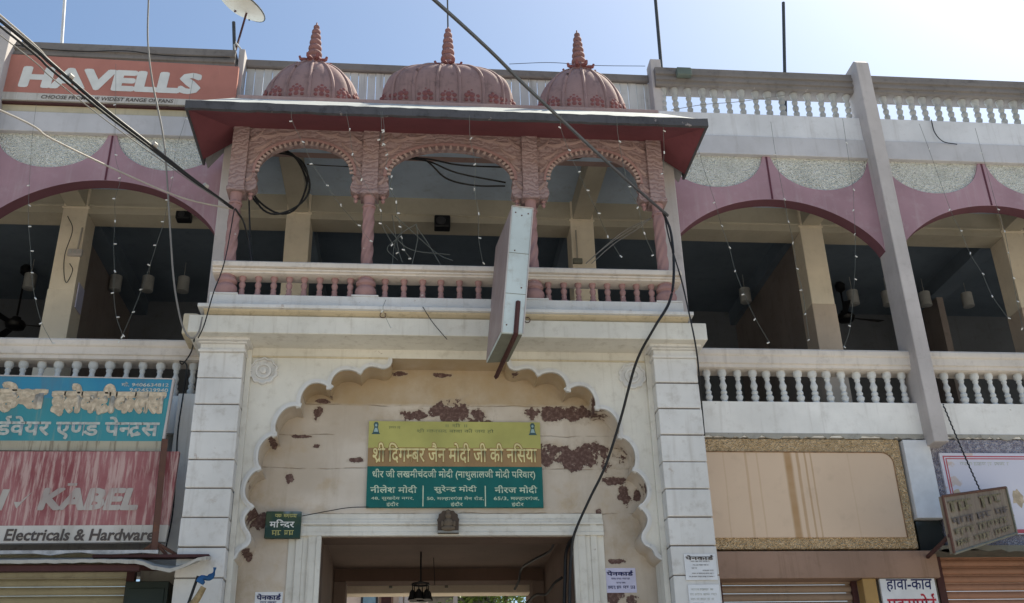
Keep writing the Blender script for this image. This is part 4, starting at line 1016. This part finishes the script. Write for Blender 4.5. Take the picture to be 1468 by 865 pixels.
bm = B(); tube(bm, [(p.x+.02, 2.02, p.z+.04), (p.x+.03, 2.02, p.z+.35)], .012, 6); obj('conduit', bm, M['cable_light'], sb)
for k in range(3):
    bm = B(); box(bm, p.x-.06+k*.05, p.x-.035+k*.05, 1.982, 1.992, p.z-.02, p.z+.02); obj('switch', bm, M['lampw'], sb)
sb = thing('switch_box', 'small dark switch box on the inner column in the right balcony arch', 'switch box')
p = at(828, 375, 2.02); bm = B(); box(bm, p.x-.06, p.x+.06, 1.99, 2.034, p.z-.035, p.z+.035); obj('box', bm, M['boxdark'], sb, bevel=.008)
bm = B(); tube(bm, [(p.x, 2.02, p.z+.03), (p.x, 2.02, p.z+.45)], .010, 6); obj('conduit', bm, M['cable_light'], sb)
p = at(124, 428, 2.2); bm = B(); box(bm, -4.357, -4.345, 2.1, 2.32, p.z-.16, p.z+.16); tag(obj('calendar', bm, M['paper_lilac'], None), 'small printed calendar on the side of the beige inner column', 'calendar')

# hanging bell lamp in the passage
cl = thing('hanging_bells', 'cluster of black bells hanging in the passage behind the doorway', 'bells')
c0 = at(603, 838, 2.0)
bm = B(); tube(bm, [(c0.x, 2.0, 4.1), (c0.x, 2.0, c0.z+.02)], .010, 6); obj('chain', bm, M['black'], cl)
bm = B(); tube(bm, [(c0.x+.09*math.cos(a*PI/8), 2.0+.09*math.sin(a*PI/8), c0.z) for a in range(17)], .012, 6); tube(bm, [(c0.x-.09, 2, c0.z), (c0.x, 2, c0.z+.03), (c0.x+.09, 2, c0.z)], .010, 5); obj('ring', bm, M['black'], cl)
for k in range(6):
    th = k*PI/3+.3; px_, py_ = c0.x+.09*math.cos(th), 2.0+.09*math.sin(th)
    bm = B(); lathe(bm, [(.05,-.17),(.046,-.155),(.034,-.12),(.03,-.09),(.018,-.07),(.006,-.06),(.005,0)], (px_, py_, c0.z), 12); obj('bell', bm, M['black'], cl, smooth=50)
tag(obj('hanging_wire', (lambda b_: (tube(b_, [(c0.x+.09*1.6, 2.3, 4.1), (c0.x+.10*1.6, 2.3, 3.80)], .004, 5), b_)[1])(B()), M['black'], None), 'thin bare wire hanging beside the black bells', 'wire')
tl = thing('tube_light', 'unlit tube light on the pale beam at the end of the passage', 'lamp')
a = at(560, 838, 4.3); b = at(640, 838, 4.3)
bm = B(); tube(bm, [(a.x, 4.3, a.z), (b.x, 4.3, a.z)], .018, 8); obj('tube', bm, M['lampw'], tl)
for p in (a, b):
    bm = B(); box(bm, p.x-.02, p.x+.02, 4.28, 4.35, a.z-.04, a.z+.04); obj('holder', bm, M['boxdark'], tl)

# ------------------------------------------------------------------ the court seen through the passage
ch = thing('courtyard_house', 'pinkish house with small windows seen through the passage', 'building')
M['courtpink'] = paint('lightened_pink_render', (.74,.60,.51), (.25,.18,.14), .3, .3)  # court wall stands in shade; its brightness is put into this base colour
YH = 11.0
bm = B(); box(bm, -5.0, .02, YH, YH+4, 0, 6.6); obj('wall', bm, M['courtpink'], ch)
bm = B(); box(bm, .02, 1.35, YH+.6, YH+4, 0, 5.42); obj('annex_wall', bm, M['slab'], ch)
bm = B(); box(bm, .02, 1.4, YH+.45, YH+.6, 5.30, 5.38); box(bm, .02, 1.4, YH+.45, YH+.5, 5.0, 5.05); obj('annex_railing', bm, M['poledark'], ch)
for px0, px1, mt in ((521, 539, 'bluepane'), (547, 561, 'louvre')):
    a = at(px0, 850, YH); b = at(px1, 850, YH); z1 = a.z+.1; z0 = z1-1.0
    bm = B(); box(bm, a.x-.04, b.x+.04, YH-.03, YH+.02, z0-.04, z1+.04); wf = obj('window', bm, M['poledark'] if mt == 'bluepane' else M['brownlintel'], ch)
    for k in range(3):
        zz = z0+(z1-z0)*k/3
        bm = B(); box(bm, a.x, b.x, YH-.042, YH-.031, zz+.02, zz+(z1-z0)/3-.02)
        obj('pane', bm, flat('blue_glass', (.22,.36,.46), .15, .6) if mt == 'bluepane' else M['rust_dark'], wf)
for px in (575, 583, 653):
    a = at(px, 850, YH-.1); bm = B(); box(bm, a.x-.04, a.x+.04, YH-.12, YH-.02, 0, 6.5); obj('pipe', bm, M['column'], ch)
tr = thing('court_tree', 'leafy green tree at the end of the passage', 'tree')
tx, ty = at(700, 850, 12.0).x, 12.0
M['bark'] = paint('bark', (.12,.085,.06), (.05,.035,.03), .5, .3)
t = NT('leaf'); c = t.mix(t.step(t.noise(2.4, 3), .35, .65), (.06,.12,.025), (.15,.22,.05)); M['leaf'] = t.done(c, .5, .3)
t.b.inputs['Transmission Weight'].default_value = 0.0
bm = B(); tube(bm, [(tx+.3, ty+.3, 0), (tx+.28, ty+.3, 2), (tx+.15, ty+.1, 4), (tx, ty, 5.6)], lambda u: .2*(1-.7*u), 10)
for k in range(7):
    th = k*.9; tube(bm, [(tx+.15, ty+.1, 3.6+.2*k), (tx+.15+.6*math.cos(th), ty+.6*math.sin(th), 4.6+.2*k), (tx+.1+1.1*math.cos(th), ty+1.1*math.sin(th), 5.2+.2*k)], lambda u: .06*(1-.7*u), 6)
obj('trunk', bm, M['bark'], tr, smooth=True)
bm = B()
clumps = [Vector((tx+random.gauss(0, .7), ty+random.gauss(0, .7), 5.35+random.gauss(0, .6))) for _ in range(60)]
for cpt in clumps:
    for _ in range(95):
        p = cpt+Vector((random.gauss(0, .2), random.gauss(0, .2), random.gauss(0, .17)))
        d = Vector((random.uniform(-1, 1), random.uniform(-1, 1), random.uniform(-.8, .4))).normalized(); n = d.cross(Vector((random.uniform(-1,1), random.uniform(-1,1), 1))).normalized()
        L = random.uniform(.08, .14); W2 = L*.3
        bm.faces.new([bm.verts.new(q) for q in (p, p+d*L*.5+n*W2, p+d*L, p+d*L*.5-n*W2)])
obj('crown', bm, M['leaf'], tr)

# ================================================================== ROOF ODDMENTS
def pole(label, p0, p1, Y, mat, r, zbase):
    a = at(*p0, Y); b = at(*p1, Y); d = (b-a).normalized(); bot = a-d*((a.z-zbase)/d.z)
    bm = B(); tube(bm, [bot, b], r, 10); o = obj('roof_pole', bm, mat, None, smooth=True); return tag(o, label, 'pole', 'poles on the roof')
pole('white pole rising from the roof above the orange signboard', (88, 70), (94, -20), .8, M['pole'], .019, 8.88)
pole('tall dark pole on the roof beside the end of the plank screen', (948, 97), (938, -20), .8, M['poledark'], .022, 8.88)
pole('short dark pole standing alone behind the open roof balustrade', (1125, 105), (1123, 4), .9, M['poledark'], .022, 8.88)
a = at(640, 38, .1); bm = B(); tube(bm, [(-.03, -.02, 9.60), (a.x, -.02, 10.5)], .010, 6); tag(obj('lightning_rod', bm, M['poledark'], None), 'thin metal rod rising from the finial of the middle dome', 'rod')
ds = thing('satellite_dish', 'cream satellite dish on a strut at the roof edge above the orange signboard', 'dish')
Yd = .55; cen = at(337, 15, Yd); vw = (cen-CAM).normalized(); nrm = (rt*.56+up*.83+vw*.26).normalized(); tu = nrm.cross(vw).normalized(); tv = nrm.cross(tu)
bm = B(); rings = []
for sgn in (0, 1):
    for r_ in ([.02,.1,.18,.25,.30,.34] if sgn == 0 else [.34,.30,.25,.18,.1,.02]):
        h_ = .95*r_*r_-(.0 if sgn == 0 else -.012)
        rings.append([bm.verts.new(cen+tu*r_*math.cos(2*PI*k/32)+tv*r_*math.sin(2*PI*k/32)+nrm*h_) for k in range(32)])
for i in range(len(rings)-1):
    for k in range(32): bm.faces.new((rings[i][k], rings[i][(k+1) % 32], rings[i+1][(k+1) % 32], rings[i+1][k]))
bm.faces.new(rings[0]); bm.faces.new(rings[-1]); obj('reflector', bm, M['dishwhite'], ds, smooth=50)
bm = B(); tube(bm, [cen+tu*.34*math.cos(2*PI*k/32)+tv*.34*math.sin(2*PI*k/32)+nrm*.11 for k in range(33)], .007, 5); obj('rim', bm, M['poledark'], ds)
f0 = cen+nrm*.36
bm = B(); tube(bm, [cen-tu*.2-tv*.1+nrm*.03, f0], .010, 6); ball(bm, f0, .03); obj('feed_arm', bm, M['poledark'], ds)
bm = B(); b0 = at(337, 96, Yd-.03); tube(bm, [b0, at(335, 32, Yd-.03)], .02, 8); obj('mast', bm, M['poledark'], ds)
bm = B(); tube(bm, [at(338, 72, Yd-.04), at(357, 6, Yd-.02), cen-nrm*.02], .013, 6); obj('strut', bm, M['rust_dark'], ds)
bm = B(); tube(bm, [at(338, 62, Yd-.06), at(349, 75, Yd-.06), at(347, 128, Yd-.06)], .011, 6); tube(bm, [at(336, 64, Yd-.06), at(339, 98, Yd-.06)], .011, 6); obj('brace', bm, M['lampw'], ds)
p = at(979, 107, .36); bm = B(); box(bm, p.x-.09, p.x+.09, .28, .36, p.z-.06, p.z+.05); tag(obj('junction_box', bm, flat('green_grey', (.12,.15,.13), .6), None, bevel=.012), 'small green grey junction box at the end of the roof balustrade', 'box')
p = at(272, 465, -.1); bm = B(); box(bm, p.x-.07, p.x+.07, -.1, .3, p.z-.10, p.z+.12); tag(obj('bracket_block', bm, M['cavetto'], None, bevel=.015), 'small cream block jutting from the gateway beside the left railing', 'block')

# ================================================================== CABLES
def cable(label, pts, r, mat, n=8, group='cables strung over the facade', name='cable', sag=0):
    P3 = [at(*p) if len(p) == 3 and not isinstance(p, Vector) else Vector(p) for p in pts]
    c_ = catmull(P3, n); bm = B()
    if sag:
        L = len(c_)-1; c_ = [p-Vector((0, 0, sag*math.sin(PI*i/L))) for i, p in enumerate(c_)]
    tube(bm, c_, r, 6); return tag(obj(name, bm, mat, None, smooth=True), label, 'cable', group)
M['cable_gloss'] = flat('grey_black_cable', (.075,.075,.08), .28, .5)
p1 = at(957, 309, -.36); p0 = at(618, -4, -3.4); ext = p0+(p0-p1)*1.2+Vector((0,0,-.2))
cable('thick black cable crossing the sky down to the right end of the balcony', [ext, p0, p0.lerp(p1, .35)+Vector((0,0,-.02)), p0.lerp(p1, .75)+Vector((0,0,-.03)), p1], .017, M['cable_gloss'])
cable('black cable drooping from the balcony end across the arch into the doorway', [(950,303,-.36),(962,335,-.38),(966,390,-.42),(960,432,-.46),(938,470,-.46),(912,520,-.25),(890,600,-.10),(868,668,0.0),(845,716,.1),(824,764,.2),(819,795,.235),(817,835,.24),(816,900,.24)], .014, M['cable'])
cable('second black cable running down inside the right door jamb', [(823,766,.28),(812,790,.50),(810,830,.52),(808,900,.52)], .016, M['cable'])
cable('thin black cable along the outside of the right balcony post', [(952,306,-.34),(960,345,-.33),(975,395,-.36),(984,432,-.45),(998,500,-.42),(1004,560,-.05),(1010,625,.1)], .008, M['cable'])
q1 = at(334, 299, -.34)
for k, (dy, r_, mt, lab) in enumerate(((0,.016,'cable','thickest black cable of the bundle slanting from the top left corner to the balcony'),(-7,.010,'cable_light','pale upper cable of the bundle slanting to the balcony'),(9,.011,'cable','lower black cable of the bundle slanting to the balcony'),(22,.005,'cable_grey','thin grey cable hanging lowest in the slanting bundle'))):
    q0 = at(-6, 24+dy, -2.6); e_ = q0+(q0-q1)*1.2
    mid = [q0.lerp(q1, u)+Vector((0, 0, -.05*math.sin(PI*u)+random.uniform(-.012,.012))) for u in (.2,.4,.6,.8)]
    cable(lab, [e_, q0]+mid+[q1], r_, M[mt], group='cable bundle to the balcony')
for k, u in enumerate((.27, .62, .86)):
    q0 = at(-6, 24, -2.6); pc = q0.lerp(q1, u); d = (q1-q0).normalized(); bm = B(); tube(bm, [pc-d*.02, pc+d*.02+Vector((0,0,.0))], .028, 8)
    tag(obj('cable_tie', bm, M['cable_light'], None), ('pale tie on the cable bundle near the orange letters', 'pale tie on the cable bundle over the pink spandrel', 'pale tie on the cable bundle nearest the balcony')[k], 'cable tie', 'ties on the cable bundle')
q0 = at(-5, 156, -2.2)
cable('single pale cable sagging below the bundle across the left arch', [q0+(q0-q1)*1.1, q0, (75,200,-1.8), (180,250,-1.1), (262,284,-.6), (333,300,-.34)], .0085, M['cable_light'])
cable('grey wire hanging from above past the orange sign to the pilaster', [(216,-60,-.7),(213,0,-.7),(212,60,-.7),(219,120,-.66),(233,190,-.62),(239,250,-.6),(244,330,-.58),(249,400,-.56),(257,450,-.52),(266,477,-.50),(276,485,-.48),(285,476,-.47),(290,455,-.46)], .009, M['cable_grey'])
cable('thin black wire down the side of the left balcony post', [(336,300,-.36),(322,375,-.38),(306,420,-.46),(293,465,-.45),(284,485,-.43)], .006, M['cable'])
cable('black wire looping down from the left railing behind the blue sign', [(279,484,-.30),(274,505,.30),(262,522,.30),(258,518,.28),(268,526,.28),(262,570,.28),(255,620,.28),(252,680,.25),(247,740,.2),(238,785,.1)], .007, M['cable'])
cl_pts = []
for k in range(64):
    th = k*2*PI/24+2.4; rr = 1+.05*math.sin(k*.9)-.0012*k; cl_pts.append((401+43*rr*math.cos(th)*.98, 262+46*rr*math.sin(th), .03+.0022*k))
cable('coiled black cable hung inside the left balcony arch', cl_pts, .011, M['cable'], n=2)
cable('black cable hanging from the coil behind the left balcony railing', [(357,285,-.02),(358,320,0),(360,360,0),(366,400,.05)], .009, M['cable'])
cable('black cable curving from the left balcony column top down to the railing', [(337,299,-.30),(349,318,-.2),(356,345,-.12),(360,372,-.1),(364,402,-.05)], .010, M['cable'])
for k, pts in enumerate(([(560,225,.05),(612,228,.05),(660,237,.06),(725,240,.08)], [(560,226,.06),(612,231,.06),(655,248,.06),(725,262,.08)], [(565,224,.07),(608,229,.07),(640,256,.07),(680,266,.07),(724,267,.08)], [(795,228,.05),(830,227,.05),(850,215,.05),(885,212,.05)], [(440,236,.05),(475,238,.06),(520,240,.06)])):
    cable(('uppermost black cable across the middle balcony arch', 'middle black cable across the middle balcony arch', 'lowest sagging black cable in the middle balcony arch', 'short black cable at the top of the right balcony arch', 'thin black cable at the top of the left balcony arch')[k], pts, .010 if k < 4 else .006, M['cable'])
for k in range(7):
    x0 = random.uniform(540, 600); x1 = random.uniform(560, 650); ym = random.uniform(335, 365)
    cable(('tangled thin wire of the loose bunch by the column left of the middle arch', 'tangled thin wire of the loose bunch by the column left of the middle arch')[0], [(x0, random.uniform(305, 345), .0), ((x0+x1)/2+random.uniform(-18,18), ym, .02), (x1, random.uniform(365, 385), .0)], .004, M['bulbwire'], group='tangled wires behind the balcony railing')
for k in range(3):
    cable('bare thin wire slanting behind the right balcony arch', [(random.uniform(838,850), 378, .1), (random.uniform(868,880), 350, .1), (random.uniform(895,925), random.uniform(325,335), .05), (935, 312, .0)], .004, M['cable_grey'], group='bare wires in the right balcony arch')
cable('thin wire from the balcony ledge hanging to the cornice', [(606,440,-.44),(620,462,-.42),(641,487,-.40)], .004, M['cable'])
cable('thin wire between the name board and the small green sign', [(433,740,.21),(470,733,.25),(500,728,.25),(528,727,.26)], .004, M['cable'])
cable('twisted dark cable high on the right passage wall', [(795,775,1.0),(788,790,1.3),(765,803,1.7),(748,815,2.1),(744,832,2.3),(738,845,2.5)], .014, M['cable'])
cable('twisted dark cable low on the right passage wall', [(806,828,1.0),(795,836,1.1),(783,852,1.4),(768,853,1.7),(752,868,2.0)], .014, M['cable'])
cable('thin bright wire drooping across the roof balustrade', [(962,158,.30),(1010,150,.30),(1060,146,.32),(1130,136,.33)], .004, M['cable_grey'])
cable('short black wire trailing down the pale band of the right wing', [(1335,172,.37),(1340,190,.35),(1352,203,.34),(1372,207,.34)], .006, M['cable'])
cable('thin wire along the top rail of the plank screen', [(730,92,.56),(790,90,.56),(850,94,.56),(925,95,.55)], .004, M['cable'])
cable('loose wire lying along the roof edge above the orange signboard', [(18,64,.34),(60,70,.33),(120,74,.33),(180,73,.33),(240,80,.33),(330,83,.34)], .006, M['cable'])
cable('thin brown wire on the inner column beside its switch box', [(97,310,2.0),(104,330,2.0),(93,365,2.0),(92,395,2.0),(96,405,2.0),(104,388,2.0),(100,378,2.0)], .005, M['cable'])

# ------------------------------------------------------------------ fairy lights
def fairy(label, pts, y0, y1):
    f = thing('fairy_lights', label, 'fairy lights', group='strings of fairy lights'); n = len(pts)
    P3 = [at(x, y, y0+(y1-y0)*i/(n-1)) for i, (x, y) in enumerate(pts)]
    for i, p in enumerate(P3):
        if i: pass
    f.location = P3[0]
    bm = B(); tube(bm, [p-P3[0] for p in catmull(P3, 3)], .0022, 4); obj('wire', bm, M['bulbwire'], f)
    bm = B()
    for p in P3[1:]:
        d = Vector((random.uniform(-1, 1), random.uniform(-.4, .4), random.uniform(-.8, .2))).normalized()
        tube(bm, [p-P3[0], p-P3[0]+d*.028], .0072, 6)
    obj('bulbs', bm, M['bulb'], f)['kind'] = 'stuff'
fairy('string of fairy lights nearest the photo edge in the arch under the orange sign', [(52,150),(46,200),(42,266),(41,294),(41,325),(44,360),(45,391),(50,427),(60,463),(75,492)], .27, .27)
fairy('string of fairy lights down the middle of the arch under the orange sign', [(166,92),(166,150),(165,222),(173,255),(165,285),(165,316),(163,350),(164,388),(163,420),(167,455),(176,482),(171,488)], .27, .27)
fairy('string of fairy lights beside the grey wire in the arch under the orange sign', [(278,105),(266,170),(252,215),(248,254),(241,287),(235,318),(224,352),(215,381),(203,415),(190,448),(176,480)], .27, .27)
fairy('string of fairy lights slanting across the left balcony arch', [(418,160),(419,174),(433,203),(448,235),(468,266),(489,296),(513,323),(530,345)], -.95, -.42)
fairy('string of fairy lights at the balcony column left of the middle arch', [(496,160),(501,187),(506,220),(519,256),(545,300),(547,321),(563,350),(571,362)], -.95, -.42)
fairy('string of fairy lights on the left side of the middle balcony arch', [(548,160),(551,188),(549,206),(556,221),(553,241),(562,252),(559,270),(568,288),(569,306),(575,326),(575,339),(580,359),(589,371)], -.95, -.42)
fairy('string of fairy lights hanging before the middle balcony arch near the sign box', [(673,165),(674,200),(682,235),(680,270),(686,305),(686,341),(692,376)], -.95, -.42)
fairy('string of fairy lights before the right balcony arch', [(805,166),(804,184),(815,215),(829,247),(841,273),(857,306),(871,338),(889,367)], -.95, -.42)
fairy('string of fairy lights by the right end column of the balcony', [(884,168),(887,202),(901,268),(915,297),(923,333),(937,366)], -.95, -.42)
fairy('short string of fairy lights under the right end of the eave', [(951,172),(951,187),(952,217),(950,249)], -.95, -.6)
fairy('string of fairy lights at the eave above the left balcony arch', [(546,160),(547,187),(545,200),(550,207)], -.95, -.8)
fairy('string of fairy lights left of the inner column in the arch right of the balcony', [(995,175),(1003,222),(1025,290),(1034,323),(1045,354),(1054,388),(1067,422),(1083,457),(1103,491)], .27, .27)
fairy('string of fairy lights over the inner column in the arch right of the balcony', [(1105,175),(1112,222),(1124,285),(1130,317),(1137,347),(1142,385),(1150,416),(1155,450),(1160,487)], .27, .27)
fairy('string of fairy lights just left of the tall taupe column', [(1208,170),(1213,204),(1223,271),(1224,301),(1226,335),(1226,367),(1225,400),(1219,468),(1210,497)], .27, .27)
fairy('string of fairy lights slanting across the last arch', [(1318,178),(1332,215),(1362,300),(1377,331),(1391,365),(1408,392),(1422,424),(1445,456)], .27, .27)
fairy('string of fairy lights nearest the right photo edge in the last arch', [(1398,184),(1408,220),(1430,300),(1440,331),(1446,362),(1452,398),(1458,432),(1466,470)], .27, .27)
fairy('short string of fairy lights hanging over the cornice left of the sign box', [(553,430),(549,445),(560,470)], -.46, -.46)
